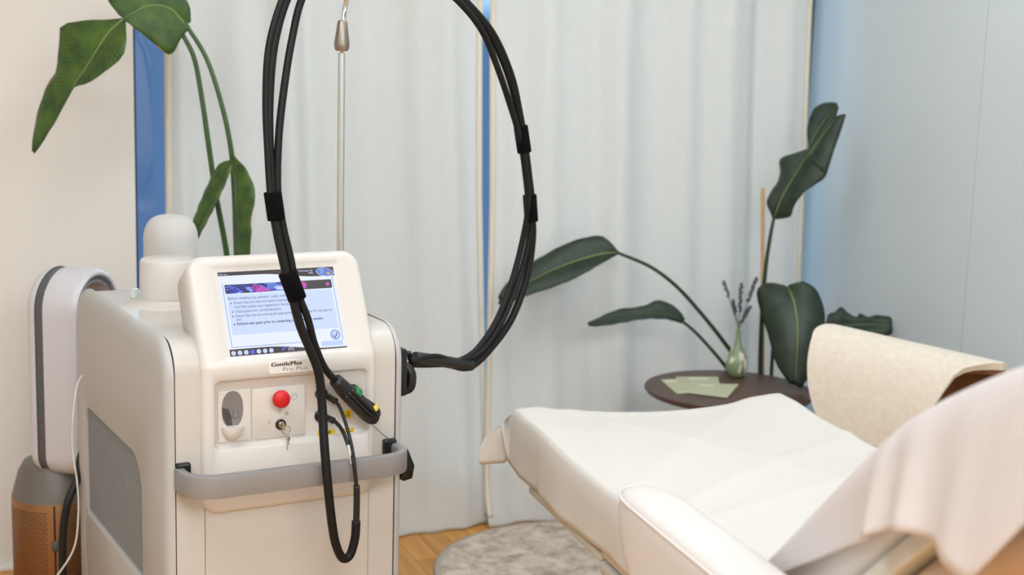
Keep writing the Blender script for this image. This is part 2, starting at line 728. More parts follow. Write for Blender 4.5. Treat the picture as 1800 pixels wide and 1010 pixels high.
def banner_mat():
    mt, nt, b, out = node_mat('banner_glow')
    b.inputs['Base Color'].default_value = (0.01, 0.01, 0.012, 1)
    tc = nt.nodes.new('ShaderNodeUVMap')
    mp = nt.nodes.new('ShaderNodeMapping')
    mp.inputs['Scale'].default_value = (5, 1.0, 1)
    nt.links.new(tc.outputs[0], mp.inputs[0])
    vo = nt.nodes.new('ShaderNodeTexNoise')
    vo.inputs['Scale'].default_value = 0.9
    vo.inputs['Distortion'].default_value = 2.5
    nt.links.new(mp.outputs[0], vo.inputs['Vector'])
    rp = nt.nodes.new('ShaderNodeValToRGB')
    e = rp.color_ramp.elements
    e[0].position = 0.38
    e[0].color = srgb(38, 36, 60)
    e[1].position = 0.72
    e[1].color = srgb(190, 210, 255)
    a = e.new(0.5); a.color = srgb(50, 60, 190)
    a = e.new(0.58); a.color = srgb(120, 150, 245)
    nt.links.new(vo.outputs['Fac'], rp.inputs[0])
    sp = nt.nodes.new('ShaderNodeSeparateXYZ')
    nt.links.new(tc.outputs[0], sp.inputs[0])
    r2 = nt.nodes.new('ShaderNodeValToRGB')
    el = r2.color_ramp.elements
    el[0].position = 0.58; el[0].color = (0, 0, 0, 1)
    el[1].position = 0.72; el[1].color = (1, 1, 1, 1)
    nt.links.new(sp.outputs[0], r2.inputs[0])
    mx = nt.nodes.new('ShaderNodeMix'); mx.data_type = 'RGBA'
    nt.links.new(r2.outputs[0], mx.inputs[0])
    nt.links.new(rp.outputs[0], mx.inputs[6])
    mx.inputs[7].default_value = srgb(66, 60, 62)
    nt.links.new(mx.outputs[2], b.inputs['Emission Color'])
    b.inputs['Emission Strength'].default_value = 0.9


wood_floor()
cloth('curtain_linen', srgb(240, 237, 231), 0.32, 0.25, 700)
cloth('bed_paper', srgb(236, 231, 223), 0.25, 0.12, 500)
cloth('drape_paper', srgb(246, 241, 239), 0.45, 0.10, 500)
leaf_mat('leaf_left', srgb(58, 86, 44), srgb(98, 128, 52), True, 0.25)
leaf_mat('leaf_right', srgb(25, 40, 28), srgb(46, 63, 42), False, 0.08, 0.38)
glass_mat()
braid_mat()
rug_mat()
vase_mat()
glow('screen_white', srgb(232, 240, 255), 1.0)
glow('screen_pale', srgb(206, 222, 252), 1.0)
glow('screen_bar', srgb(72, 64, 66), 1.0)
glow('screen_ink', srgb(104, 116, 160), 1.0)
glow('screen_ink_bold', srgb(70, 80, 128), 1.0)
glow('screen_line', srgb(150, 168, 210), 1.0)
glow('screen_blue', srgb(96, 128, 214), 1.0)
glow('screen_light', srgb(196, 212, 255), 1.0)
glow('screen_dot', srgb(206, 214, 250), 1.0)
glow('screen_dot_blue', srgb(96, 110, 220), 1.0)
glow('screen_orange', srgb(226, 170, 90), 1.0)
glow('screen_pink', srgb(196, 84, 190), 1.0)
banner_mat()

# ------------------------------------------------------------------ the room
WA = math.radians(22.0)
WO = Vector((-0.069, 4.298, 0))
WT = Vector((math.cos(WA), math.sin(WA), 0))          # along the window wall, to the right
WN = Vector((math.sin(WA), -math.cos(WA), 0))         # out of the wall into the room
T_L, T_WIN, T_R, N_F, ZC = -3.2, -1.052, 1.165, 5.2, 2.6


def W(t, n, z):
    return WO + WT * t + WN * n + Vector((0, 0, z))


def wbox(t0, t1, n0, n1, z0, z1, bev=0.0):
    V, F = box(t0, t1, n0, n1, z0, z1, bev)
    return [W(*v) for v in V], F


def wobj(name, mtl, *bs, parent=None, smooth=False):
    V, F = join(*bs)
    return build(name, V, F, mtl, parent, smooth=smooth)


floor = struct(wobj('floor', 'hole_dark', wbox(T_L, T_R + 0.15, -0.15, N_F, -0.12, -0.012)))
pw, plen = 0.076, 0.9
plank_me = {}
nk = 0
nrows = int((T_R + 0.15 - T_L) / pw) + 1
for i in range(nrows):
    t0 = T_L + i * pw
    off = (i * 0.37) % 1.0 * 1.2
    n0 = -0.15
    first = True
    while n0 < N_F - 1e-6:
        ln = (0.35 + off) if first else 1.5
        first = False
        n1 = min(N_F, n0 + ln)
        key = round(n1 - n0, 3)
        if key not in plank_me:
            V, F = box(0, pw - 0.0016, 0, n1 - n0 - 0.0016, -0.012, 0.0)
            me = bpy.data.meshes.new('plank')
            me.from_pydata([tuple(v) for v in V], [], F)
            me.materials.append(MATS['floor_oak'])
            plank_me[key] = me
        o = link('plank', plank_me[key], floor)
        # the plank's own +y runs into the room
        o.matrix_basis = Matrix.Translation(W(t0, n0, 0)) @ Matrix(((WT.x, WN.x, 0, 0), (WT.y, WN.y, 0, 0), (0, 0, 1, 0), (0, 0, 0, 1)))
        n0 = n1

struct(wobj('ceiling', 'ceiling_white', wbox(T_L, T_R + 0.15, -0.15, N_F, ZC, ZC + 0.1)))
ZW = 2.46
struct(wobj('wall_back', 'wall_paint', wbox(T_L, T_WIN, -0.15, 0.0, 0, ZC), wbox(T_WIN, T_R + 0.15, -0.15, 0.0, ZW, ZC)))
struct(wobj('wall_left', 'panel_paint', wbox(T_L - 0.1, T_L, -0.15, N_F, 0, ZC)))
struct(wobj('wall_front', 'panel_paint', wbox(T_L, T_R + 0.15, N_F, N_F + 0.1, 0, ZC)))
wr = struct(wobj('wall_right', 'joint_dark', wbox(T_R + 0.006, T_R + 0.15, -0.15, N_F, 0, ZC)))
edges = [-0.15, 0.767, 1.66, 2.55, 3.44, 4.33, N_F]
for a, b_ in zip(edges, edges[1:]):
    wobj('panel', 'panel_paint', wbox(T_R, T_R + 0.006, a + 0.0012, b_ - 0.0012, 0, ZC, 0.0008), parent=wr)
struct(wobj('baseboard_left', 'wall_paint', wbox(T_L, T_WIN - 0.002, 0.0, 0.012, 0, 0.012, 0.002)))
# window: glazing in dark metal, its solid base made taller to block sky light
win = struct(wobj('window_1', 'window_metal', wbox(T_WIN, T_R, -0.14, -0.09, 0.0, 0.20, 0.003)))
fr_ = [(T_WIN, T_WIN + 0.016), (-0.30, -0.25), (T_R - 0.03, T_R)]
for a, b_ in fr_:
    wobj('window_frame', 'window_metal', wbox(a, b_, -0.14, -0.085, 0.20, ZW, 0.003), parent=win)
wobj('window_frame', 'window_metal', wbox(T_WIN + 0.016, T_R - 0.03, -0.14, -0.085, ZW - 0.05, ZW, 0.003), parent=win)
for a, b_ in ((T_WIN + 0.016, -0.30), (-0.25, T_R - 0.03)):
    wobj('pane', 'window_glass', wbox(a, b_, -0.118, -0.112, 0.20, ZW - 0.05), parent=win)

# ------------------------------------------------------------------ ceiling lamps, out of view; left and rear panels added as fill light
lamp_names = ['flush white ceiling light panel above the treatment bed', 'added fill light panel on the ceiling, out of view, left of the laser machine',
              'widest added fill light panel on the ceiling, out of view, furthest from the window']
for (t, n, a, b_, watts), lab in zip(LAMPS, lamp_names):
    p = W(t, n, ZC)
    root = thing('unseen_ceiling_light', lab, 'ceiling light', p, WA, 'ceiling light panels')
    V, F = box(-a / 2 - 0.03, a / 2 + 0.03, -b_ / 2 - 0.03, b_ / 2 + 0.03, -0.03, 0.0, 0.004)
    build('lamp_frame', V, F, 'lamp_frame', root, smooth=False)
    V, F = box(-a / 2, a / 2, -b_ / 2, b_ / 2, -0.034, -0.028)
    build('diffuser', V, F, 'lamp_glow', root, smooth=False)
    ld = bpy.data.lights.new('lamp', 'AREA')
    ld.shape = 'RECTANGLE'
    ld.size = a
    ld.size_y = b_
    ld.energy = watts
    ld.color = LAMP_COLOR
    lo = bpy.data.objects.new('lamp', ld)
    C.objects.link(lo)
    lo.parent = root
    lo.location = (0, 0, -0.04)

# ------------------------------------------------------------------ curtains
def curtain(name, t0, t1, label, seed, folds, edge_l, edge_r, zb=0.002, hem=(True, True), nn=0.0):
    rnd = random.Random(seed)
    nt_, nz_ = 150, 60
    ph = [rnd.uniform(0, 6.28) for _ in range(8)]
    base = W(0.5 * (t0 + t1), 0, 0)
    root = thing(name, label, 'curtain', base, 0.0, 'linen curtains')
    V, F, UV = [], [], []

    def off(s, z):
        q = 0.0
        for (pos, wid, amp) in folds:
            q += 1.45 * amp * math.exp(-((s - pos - 0.02 * math.sin(z * 1.3 + ph[0])) / wid) ** 2)
        low = max(0.0, 0.5 - z) / 0.5
        q += 0.008 * math.sin(s * 13 + ph[1] + 0.4 * math.sin(z * 1.1 + ph[2])) + 0.004 * math.sin(s * 27 + ph[3] + z * 0.5)
        q += low * 0.012 * math.sin(s * 17 + ph[4]) + 0.0022 * math.sin(z * 9 + s * 14 + ph[5]) * low
        low2 = max(0.0, 0.16 - z) / 0.16
        q += low2 ** 2 * (0.030 + 0.018 * math.sin(s * 11 + ph[6]))
        return 0.012 + nn + q

    for j in range(nz_ + 1):
        zz = (j / nz_) ** 1.35
        for i in range(nt_ + 1):
            s = i / nt_
            z0 = zb + 0.003 * (1 + math.sin(s * 15 + ph[7])) * 0.5
            z = z0 + (2.44 - z0) * zz
            a = t0 + edge_l(z)
            b_ = t1 + edge_r(z)
            V.append(W(a + (b_ - a) * s, off(s * (t1 - t0), z), z))
            UV.append((s, zz))
    n = nt_ + 1
    for j in range(nz_):
        for i in range(nt_):
            F.append((j * n + i, j * n + i + 1, (j + 1) * n + i + 1, (j + 1) * n + i))
    o = build('fabric', V, F, 'curtain_linen', root, world_co=True, uv=UV)
    sm = o.modifiers.new('thickness', 'SOLIDIFY')
    sm.thickness = 0.0012
    # side hems: a folded-over double band sewn along each vertical edge
    for side, on in zip((0, 1), hem):
        if not on:
            continue
        HV, HF = [], []
        wd = 0.018
        for j in range(nz_ + 1):
            zz = (j / nz_) ** 1.35
            z = 0.03 + (2.42 - 0.03) * zz
            a = t0 + edge_l(z)
            b_ = t1 + edge_r(z)
            for k in range(3):
                tt = (a + wd * k / 2) if side == 0 else (b_ - wd * k / 2)
                HV.append(W(tt, off((tt - a) / (b_ - a) * (t1 - t0), z) + 0.0022, z))
        for j in range(nz_):
            for k in range(2):
                q = j * 3 + k
                HF.append((q, q + 1, q + 4, q + 3))
        h = build('side_hem', HV, HF, 'hem_tape', root, world_co=True)
        sm = h.modifiers.new('thickness', 'SOLIDIFY')
        sm.thickness = 0.0012
        sm.offset = 1.0
    V, F = tube([W(t0, 0.02, 2.45), W(t1, 0.02, 2.45)], 0.011, 8)
    build('curtain_rail', V, F, 'lamp_frame', root, world_co=True)
    return root


def gapw(z):   # half the slit between the two curtains: open above, closed and overlapping below
    return 0.0085 * min(1.0, max(-0.9, (z - 0.62) / 0.40))


def gapc(z):   # where the slit runs
    return -0.026 * min(1.5, z)


curtain('curtain', -0.972, 0.0, 'cream linen curtain hanging behind the laser machine, left of the blue slit', 3,
        [(0.045, 0.03, 0.02), (0.22, 0.06, 0.020), (0.355, 0.05, 0.026), (0.42, 0.035, -0.018), (0.60, 0.07, 0.016), (0.76, 0.04, 0.012), (0.86, 0.04, 0.014)],
        lambda z: 0.0, lambda z: gapc(z) - gapw(z), hem=(True, True))
curtain('curtain', 0.0, 1.09, 'cream linen curtain hanging behind the round side table, right of the blue slit', 11,
        [(0.05, 0.04, 0.012), (0.20, 0.05, 0.018), (0.37, 0.04, -0.012), (0.44, 0.06, 0.022), (0.66, 0.05, 0.018), (0.80, 0.05, 0.022), (0.93, 0.035, -0.022), (1.02, 0.05, 0.02)],
        lambda z: gapc(z) + gapw(z), lambda z: 0.028 - 0.028 * min(1.6, z) / 1.2, hem=(True, True), nn=0.014)

# ------------------------------------------------------------------ rug
rug_c = Vector((0.23, 3.87, 0))
V, F = lathe([(0.001, 0.001), (0.424, 0.001), (0.43, 0.004), (0.428, 0.009), (0.42, 0.010), (0.30, 0.0101), (0.001, 0.0102)], 96)
rug = build('round_rug', V, F, 'rug_pile', None, smooth=True)
rug.location = rug_c
tag(rug, 'small round faded grey and beige patterned rug on the wooden floor', 'rug')

# ------------------------------------------------------------------ the laser machine
MA = math.radians(29.5)
MO = Vector((-0.632, 2.6, 0))
MU = Vector((math.cos(MA), math.sin(MA), 0))
MV = Vector((-math.sin(MA), math.cos(MA), 0))
TH = math.radians(27.37)


def mw(x, y, z):
    return MO + MU * x + MV * y + Vector((0, 0, z))


def ml(px, py, Y):
    """machine coordinates of the point on its plane y = Y"""
    p = atp(px, py, mw(0, Y, 0), MV) - MO
    return Vector((p.dot(MU), p.dot(MV), p.z))


mach = thing('laser_machine', 'white and silver medical laser machine on the left with tilted touch screen and grey handle', 'laser machine', MO, MA)
XL, XR = 0.0055, 0.4585
XC = 0.232


def yz(loop, x):
    return [(x, a, b) for a, b in loop]


def xz(loop, y):
    return [(a, y, b) for a, b in loop]


# white body with rounded top edges
prof = rrect(0.0, 0.715, 0.045, 0.9, (0.10, 0.062, 0.01, 0.01), 10)
prof_in = [(max(a, 0.016), b) for a, b in prof]
V, F = loft([yz(prof, XL), yz(prof, 0.062), yz(prof_in, 0.062), yz(prof_in, 0.402), yz(prof, 0.402), yz(prof, XR)])
build('body', V, F, 'deck_plastic', mach, angle=40)
# black gaskets in the joints between the body and the side panels
prof_g = rrect(0.0015, 0.7135, 0.046, 0.8985, (0.10, 0.062, 0.01, 0.01), 10)
for xa, xb in ((0.003, XL), (XR, 0.461)):
    V, F = loft([yz(prof_g, xa), yz(prof_g, xb)])
    build('gasket', V, F, 'dark_gap', mach, angle=40)
# silver side panels
pp = rrect(-0.002, 0.752, 0.035, 0.902, (0.11, 0.075, 0.02, 0.02), 10)
vent = rrect(0.172, 0.655, 0.384, 0.632, (0.035, 0.075, 0.004, 0.004), 10)
L = [yz(pp, 0.003), yz(pp, -0.003), yz(inset(pp, 0.005), -0.010), yz(inset(pp, 0.016), -0.0145), yz(inset(pp, 0.036), -0.016),
     yz(inset(vent, -0.003), -0.016), yz(vent, -0.0145), yz(inset(vent, 0.001), -0.001)]
V, F = loft(L, True, False)
lp = build('side_panel', V, F, 'silver_paint', mach, angle=50)
V, F = loft([yz(inset(vent, -0.002), -0.002), yz(inset(vent, -0.002), -0.0005)])
build('vent_back', V, F, 'louver_back', lp, smooth=False)
sl = []
z = 0.388
while z < 0.629:
    ya, yb = 0.174, 0.653
    if z > 0.632 - 0.075:
        q = z - (0.632 - 0.075)
        ya = 0.172 + 0.075 - math.sqrt(max(0, 0.075 ** 2 - q * q))
    if z > 0.632 - 0.035:
        q = z - (0.632 - 0.035)
        yb = 0.655 - 0.035 + math.sqrt(max(0, 0.035 ** 2 - q * q))
    sl.append(([(-0.0105, ya, z + 0.0022), (-0.0105, yb, z + 0.0022), (-0.0080, yb, z + 0.0027), (-0.0080, ya, z + 0.0027),
                (-0.0105, ya, z), (-0.0105, yb, z), (-0.0080, yb, z), (-0.0080, ya, z)],
               [(0, 1, 2, 3), (4, 5, 6, 7), (0, 1, 5, 4), (2, 3, 7, 6), (0, 3, 7, 4), (1, 2, 6, 5)]))
    z += 0.0047
V, F = join(*sl)
o = build('vent_louver', V, F, 'louver_grey', lp, smooth=False)
o['kind'] = 'stuff'
dr = rrect(0.176, 0.660, 0.07, 0.380, 0.006, 4)
V, F = loft([yz(dr, -0.015), yz(dr, -0.0172), yz(inset(dr, 0.002), -0.0182)], False, True)
build('access_door', V, F, 'silver_paint', lp, angle=40)
L = [yz(pp, 0.461), yz(pp, 0.467), yz(inset(pp, 0.005), 0.474), yz(inset(pp, 0.016), 0.4785), yz(inset(pp, 0.036), 0.480)]
V, F = loft(L)
build('side_panel', V, F, 'silver_paint', mach, angle=50)
# plinth and castors, below the frame
V, F = box(0.02, 0.444, 0.04, 0.70, 0.03, 0.06, 0.004)
build('plinth', V, F, 'dark_gap', mach, smooth=False)
for cx in (0.07, 0.394):
    for cy in (0.09, 0.65):
        V, F = lathe([(0.001, -0.012), (0.026, -0.012), (0.03, -0.006), (0.03, 0.006), (0.026, 0.012), (0.001, 0.012)], 20, (cx, cy, 0.03), 'x')
        build('castor', V, F, 'black_plastic', mach)

# lower front plate under the control bay
V, F = box(0.060, 0.404, 0.0, 0.02, 0.047, 0.60)
build('lower_front', V, F, 'deck_plastic', mach, smooth=False)


# one bent front skin: upright control panel below, tilted screen housing above
def sc(a, b, c):
    return Vector((0.113 + a, b * math.sin(TH) - c * math.cos(TH), 0.866 + b * math.cos(TH) + c * math.sin(TH)))


FX0, FX1 = 0.053, 0.412
ZB1, BB0 = 0.843, -0.012             # where the bend starts and ends
LV = [(0.0, 0.0265), (0.0, 0.0125), (0.003, 0.006), (0.009, 0.0015), (0.016, 0.0)]      # side bevel: inset, depth behind the front
bay = rrect(0.0785, 0.393, 0.687, 0.822, 0.013, 6)


def low_loop(i):
    d = LV[i][0]
    return rrect(FX0 + d, FX1 - d, 0.560 + d, ZB1, (0.0, 0.0, 0.034 - d, 0.034 - d), 6)


YF = -0.0145
L = [xz(low_loop(i), YF + LV[i][1]) for i in range(5)]
L += [xz(inset(bay, -0.004), YF), xz(inset(bay, -0.001), YF + 0.002), xz(inset(bay, 0.001), YF + 0.0045), xz(inset(bay, 0.0035), YF + 0.0110), xz(inset(bay, 0.0050), YF + 0.0125)]
low = loft(L, False, True)


def tl(loop, c):
    return [sc(a, b, c) for a, b in loop]


def up_loop(i):
    d = LV[i][0]
    return rrect(FX0 + d - 0.113, FX1 - d - 0.113, BB0, 0.206 - d, (0.036 - d, 0.036 - d, 0.0, 0.0), 8)


sin_ = rrect(-0.001, 0.241, -0.001, 0.171, 0.002, 8)
sb = rrect(-0.013, 0.253, -0.0085, 0.181, 0.008, 8)
back = inset(up_loop(0), 0.004)
L = [tl(inset(back, 0.012), -0.098), tl(back, -0.088)] + [tl(up_loop(i), 0.006 - LV[i][1]) for i in range(5)]
L += [tl(inset(sb, -0.002), 0.006), tl(inset(sb, -0.0005), 0.0050), tl(sin_, -0.0005)]
upp = loft(L, True, True)
# the rounded bend between the two
rad = 0.008 / math.tan(TH / 2)
cy_, cz_ = YF + rad, ZB1
secs = []
for k in range(9):
    ph = TH * k / 8
    row = []
    for i in range(5):
        row.append((FX0 + LV[i][0], LV[i][1]))
    for i in range(4, -1, -1):
        row.append((FX1 - LV[i][0], LV[i][1]))
    secs.append([Vector((x, cy_ - (rad - dd) * math.cos(ph), cz_ + (rad - dd) * math.sin(ph))) for x, dd in row])
bend = loft(secs, False, False, closed=False)
V, F = join(low, upp, bend)
me = bpy.data.meshes.new('tmp')
me.from_pydata([tuple(v) for v in V], [], F)
bm = bmesh.new()
bm.from_mesh(me)
bmesh.ops.remove_doubles(bm, verts=bm.verts, dist=0.0004)
bm.verts.index_update()
V = [v.co.copy() for v in bm.verts]
F = [tuple(v.index for v in f.verts) for f in bm.faces]
bm.free()
bpy.data.meshes.remove(me)
hs = build('front_housing', V, F, 'white_plastic', mach, angle=48)

# touch screen: the lit display and everything printed on it
SW, SH = 0.24, 0.17


def flat2d(name, pts, faces, mtl, lvl, parent, uv=None):
    V = [sc(x * SW, y * SH, 0.0002 + lvl * 0.00012) for x, y in pts]
    o = build(name, V, faces, mtl, parent, smooth=False, uv=uv, fix=False)
    return o


def poly2(pts):
    return pts, [tuple(range(len(pts)))]


def disc2(cx, cy, rx, ry=None, n=28, rot=0.0):
    ry = ry if ry is not None else rx * SW / SH
    out = []
    for k in range(n):
        a = 2 * math.pi * k / n
        x, y = rx * SW * math.cos(a), ry * SH * math.sin(a)
        c_, s_ = math.cos(rot), math.sin(rot)
        out.append((cx + (x * c_ - y * s_) / SW, cy + (x * s_ + y * c_) / SH))
    return poly2(out)


scr = flat2d('touch_screen', [(0, 0), (1, 0), (1, 1), (0, 1)], [(0, 1, 2, 3)], 'screen_white', 0, mach)
scr['label'] = 'lit touch screen showing a blue and white warning page'
# dark top bar with a swooping lower edge
top = [(0, 1), (0, 0.948)]
for k in range(21):
    s = k / 20
    e = 0.955 - 0.002 * s if s < 0.35 else 0.954 - 0.062 * (0.5 - 0.5 * math.cos(math.pi * min(1, (s - 0.35) / 0.5)))
    top.append((s, e))
top += [(1, 1)]
flat2d('top_bar', *poly2(top), 'screen_bar', 1, scr)
bot = [(0, 0)]
for k in range(21):
    s = k / 20
    e = 0.082 if s < 0.3 else 0.082 - 0.066 * (0.5 - 0.5 * math.cos(math.pi * min(1, (s - 0.3) / 0.55)))
    bot.append((s, e))
bot = [(0, 0), (1, 0)] + bot[:0:-1]
flat2d('bottom_bar', *poly2(bot), 'screen_bar', 1, scr)
flat2d('message_area', *poly2([(0.045, 0.245), (0.955, 0.245), (0.955, 0.725), (0.045, 0.725)]), 'screen_pale', 1, scr)
for a, b_, c_, d in ((0.022, 0.028, 0.10, 0.86), (0.972, 0.978, 0.10, 0.90), (0.03, 0.66, 0.100, 0.108)):
    flat2d('frame_line', *poly2([(a, c_), (b_, c_), (b_, d), (a, d)]), 'screen_line', 1, scr)
flat2d('corner_glow', *poly2([(0.78, 0.035), (0.97, 0.035), (0.97, 0.095), (0.78, 0.095)]), 'screen_light', 1, scr)
bl = rrect(0.040, 0.962, 0.738, 0.846, 0.012, 4)
uvb = [((x - 0.04) / 0.922, (y - 0.738) / 0.108) for x, y in bl]
flat2d('banner_picture', bl, [tuple(range(len(bl)))], 'banner_glow', 2, scr, uv=uvb)
for cx, cy, rx, ry, rt, cm in ((0.315, 0.782, 0.050, 0.040, -0.5, 'screen_pink'), (0.300, 0.800, 0.034, 0.030, 0.6, 'screen_bar'), (0.365, 0.775, 0.055, 0.022, -0.35, 'screen_pink'),
                           (0.44, 0.80, 0.05, 0.034, 0.3, 'screen_blue'), (0.50, 0.775, 0.045, 0.026, -0.2, 'screen_light'),
                           (0.71, 0.792, 0.030, 0.045, 0.3, 'screen_pink'), (0.925, 0.790, 0.016, 0.022, 0, 'screen_pink')):
    flat2d('petal', *disc2(cx, cy, rx, ry, 20, rt), cm, 3, scr)
# oval status icon, dial and lamp
flat2d('status_icon', *disc2(0.918, 0.938, 0.077, 0.052, 32, -0.16), 'screen_light', 3, scr)
ic = flat2d('status_icon', *disc2(0.918, 0.938, 0.071, 0.046, 32, -0.16), 'screen_blue', 4, scr)


def ring2(cx, cy, r, w, n=24):
    P, Fc = [], []
    for k in range(n):
        a = 2 * math.pi * k / n
        for q in (r, r - w):
            P.append((cx + q * math.cos(a), cy + q * math.sin(a) * SW / SH))
    for k in range(n):
        j = (k + 1) % n
        Fc.append((2 * k, 2 * j, 2 * j + 1, 2 * k + 1))
    return P, Fc


flat2d('dial', *ring2(0.893, 0.950, 0.017, 0.004), 'screen_light', 5, scr)
flat2d('dial', *poly2([(0.891, 0.948), (0.895, 0.948), (0.906, 0.966), (0.903, 0.968)]), 'screen_light', 5, scr)
flat2d('warning_lamp', *disc2(0.948, 0.922, 0.014), 'screen_orange', 5, scr)
# check button
flat2d('check_button', *disc2(0.915, 0.165, 0.043), 'screen_blue', 2, scr)
flat2d('check_button', *disc2(0.915, 0.165, 0.036), 'screen_light', 3, scr)
flat2d('check_mark', [(0.895, 0.165), (0.908, 0.135), (0.934, 0.195), (0.940, 0.188), (0.909, 0.118), (0.889, 0.158)], [(0, 1, 4, 5), (1, 2, 3, 4)], 'screen_ink_bold', 4, scr)
for k in range(7):
    flat2d('page_dot', *disc2(0.030 + 0.0525 * k, 0.036, 0.019), 'screen_dot_blue' if k == 3 else 'screen_dot', 2, scr)
flat2d('flag_icon', *poly2([(0.435, 0.02), (0.447, 0.02), (0.447, 0.04), (0.475, 0.045), (0.475, 0.06), (0.435, 0.055)]), 'screen_dot_blue', 2, scr)
V2, F2 = fit_text('(0)', 0.488, 0.022, height=0.036)
flat2d('counter_text', V2, F2, 'screen_dot', 2, scr)


def stext(body, x0, yb, x1=None, h=0.034, mtl='screen_ink', bold=0.012):
    V2, F2 = fit_text(body, x0, yb, width=(x1 - x0) if x1 else None, height=h, bold=bold)
    if x1 is None:       # undo the screen's own aspect
        V2 = [(x0 + (x - x0) * SH / SW, y) for x, y in V2]
    return flat2d('screen_text', V2, F2, mtl, 4, scr)


stext('755 nm', 0.006, 0.962, 0.078, 0.020, 'screen_light')
stext('Warming Up', 0.690, 0.957, 0.812, 0.022, 'screen_light')
stext('90%', 0.775, 0.925, 0.815, 0.022, 'screen_light')
stext('Before treating any patients, make sure to:', 0.055, 0.665, 0.585)
stext('Ensure that you have the latest treatment g', 0.095, 0.612, 0.585)
stext('Visit MyCandela.com regularly for the latest', 0.095, 0.560, 0.592)
stext('Check patient for contraindications.', 0.095, 0.508, 0.488)
stext('Ensure that you are wearing the appropriate safety eyewear for the laser in', 0.095, 0.455, 0.925)
stext('use', 0.095, 0.412, 0.136)
stext('Perform test spots prior to conducting a full treatment session.', 0.095, 0.360, 0.835, 0.034, 'screen_ink_bold', 0.035)
for yb in (0.622, 0.518, 0.465, 0.370):
    flat2d('bullet', *disc2(0.073, yb, 0.006), 'screen_ink_bold', 4, scr)

# name plate ----------------------------------------------------------------
def face_y(pts, y, thick=0.0):
    return [(x, y, z_) for x, z_ in pts]


npl = rrect(0.184, 0.301, 0.8285, 0.8545, 0.005, 4)
V, F = loft([xz(npl, -0.0135), xz(npl, -0.0162), xz(inset(npl, 0.0008), -0.0168)], False, True)
np_ = build('name_plate', V, F, 'plate_plastic', mach, angle=30)
V2, F2 = fit_text('GentleMax', 0.1885, 0.8435, width=0.064, height=0.0082, bold=0.035)
build('lettering', face_y(V2, -0.0170), F2, 'print_maroon', np_, smooth=False, fix=False)
V2, F2 = fit_text('Pro Plus', 0.2125, 0.8325, width=0.051, height=0.0082)
build('lettering', face_y(V2, -0.0170), F2, 'print_grey', np_, smooth=False, fix=False)
V2, F2 = fit_text('TM', 0.2655, 0.8385, width=0.005, height=0.0022)
build('lettering', face_y(V2, -0.0170), F2, 'print_grey', np_, smooth=False, fix=False)

# control bay contents ------------------------------------------------------
YB = -0.002
a0, a1 = ml(383, 778, YB), ml(440.5, 682, YB)
hp = rrect(a0.x, a1.x, a0.z, a1.z, 0.004, 3)
V, F = loft([xz(hp, YB + 0.001), xz(hp, YB - 0.002), xz(inset(hp, 0.001), YB - 0.003)], False, True)
hold = build('holder_panel', V, F, 'white_plastic', mach, angle=40)
oc = ml(408.5, 718, YB - 0.003)
ov = []
for k in range(32):
    a = 2 * math.pi * k / 32
    ov.append((oc.x + 0.0212 * math.copysign(abs(math.cos(a)) ** 0.85, math.cos(a)), oc.z - 0.001 + 0.036 * math.copysign(abs(math.sin(a)) ** 0.9, math.sin(a))))
V, F = loft([xz(ov, YB - 0.0036), xz(inset(ov, 0.0015), YB - 0.0033)], False, True)
build('holder_opening', V, F, 'grey_inside', hold, angle=40)
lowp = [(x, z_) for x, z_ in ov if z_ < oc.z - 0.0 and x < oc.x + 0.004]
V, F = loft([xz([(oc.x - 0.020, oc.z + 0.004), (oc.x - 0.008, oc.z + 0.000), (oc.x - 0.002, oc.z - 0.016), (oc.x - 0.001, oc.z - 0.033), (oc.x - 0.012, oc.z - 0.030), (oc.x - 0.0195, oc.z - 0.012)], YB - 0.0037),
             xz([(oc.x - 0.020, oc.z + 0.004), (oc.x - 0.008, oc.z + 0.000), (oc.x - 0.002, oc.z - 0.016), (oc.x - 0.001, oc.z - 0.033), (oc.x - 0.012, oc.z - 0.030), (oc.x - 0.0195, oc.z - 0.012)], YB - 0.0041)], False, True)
build('holder_painted_shade', V, F, 'grey_inside_shade', hold, smooth=False)  # flat darker patch, shade painted inside the holder opening
V, F = box(oc.x + 0.001, oc.x + 0.010, YB - 0.006, YB - 0.0035, oc.z - 0.018, oc.z + 0.000, 0.001)
build('holder_clip', V, F, 'grey_inside', hold, smooth=False)
# half-round cup under the opening
loops = []
for zz, sc_ in ((0.0, 1.0), (-0.006, 1.0), (-0.016, 0.86), (-0.024, 0.62), (-0.029, 0.25)):
    lpq = []
    for k in range(17):
        a = math.pi * k / 16
        lpq.append((oc.x + 0.022 * sc_ * math.cos(a), YB - 0.003 - 0.020 * sc_ * math.sin(a), oc.z - 0.033 + zz))
    loops.append(lpq)
V, F = loft(loops, True, True)
build('holder_cup', V, F, 'white_plastic', hold, angle=50)

a0, a1 = ml(443, 773, YB), ml(536, 675, YB)
mp_ = rrect(a0.x, a1.x, a0.z, a1.z, 0.003, 3)
V, F = loft([xz(mp_, YB + 0.001), xz(mp_, YB - 0.0015), xz(inset(mp_, 0.001), YB - 0.002)], False, True)
ctl = build('switch_panel', V, F, 'white_plastic', mach, angle=40)
YS = YB - 0.002
b0 = ml(496, 702, YS - 0.022)
V, F = lathe([(0.009, YS + 0.001), (0.009, YS - 0.011), (0.0160, YS - 0.012), (0.0176, YS - 0.016), (0.0168, YS - 0.022), (0.0115, YS - 0.0255), (0.0005, YS - 0.0265)], 36, (b0.x, 0, b0.z), 'y')
st = build('emergency_stop_button', V, F, 'red_plastic', mach, angle=50)
st['label'] = 'red mushroom emergency stop button'


def on_bay(name, pts, faces, mtl, lvl=1, parent=ctl):
    return build(name, [(x, YS - 0.00015 * lvl, z_) for x, z_ in pts], faces, mtl, parent, smooth=False, fix=False)


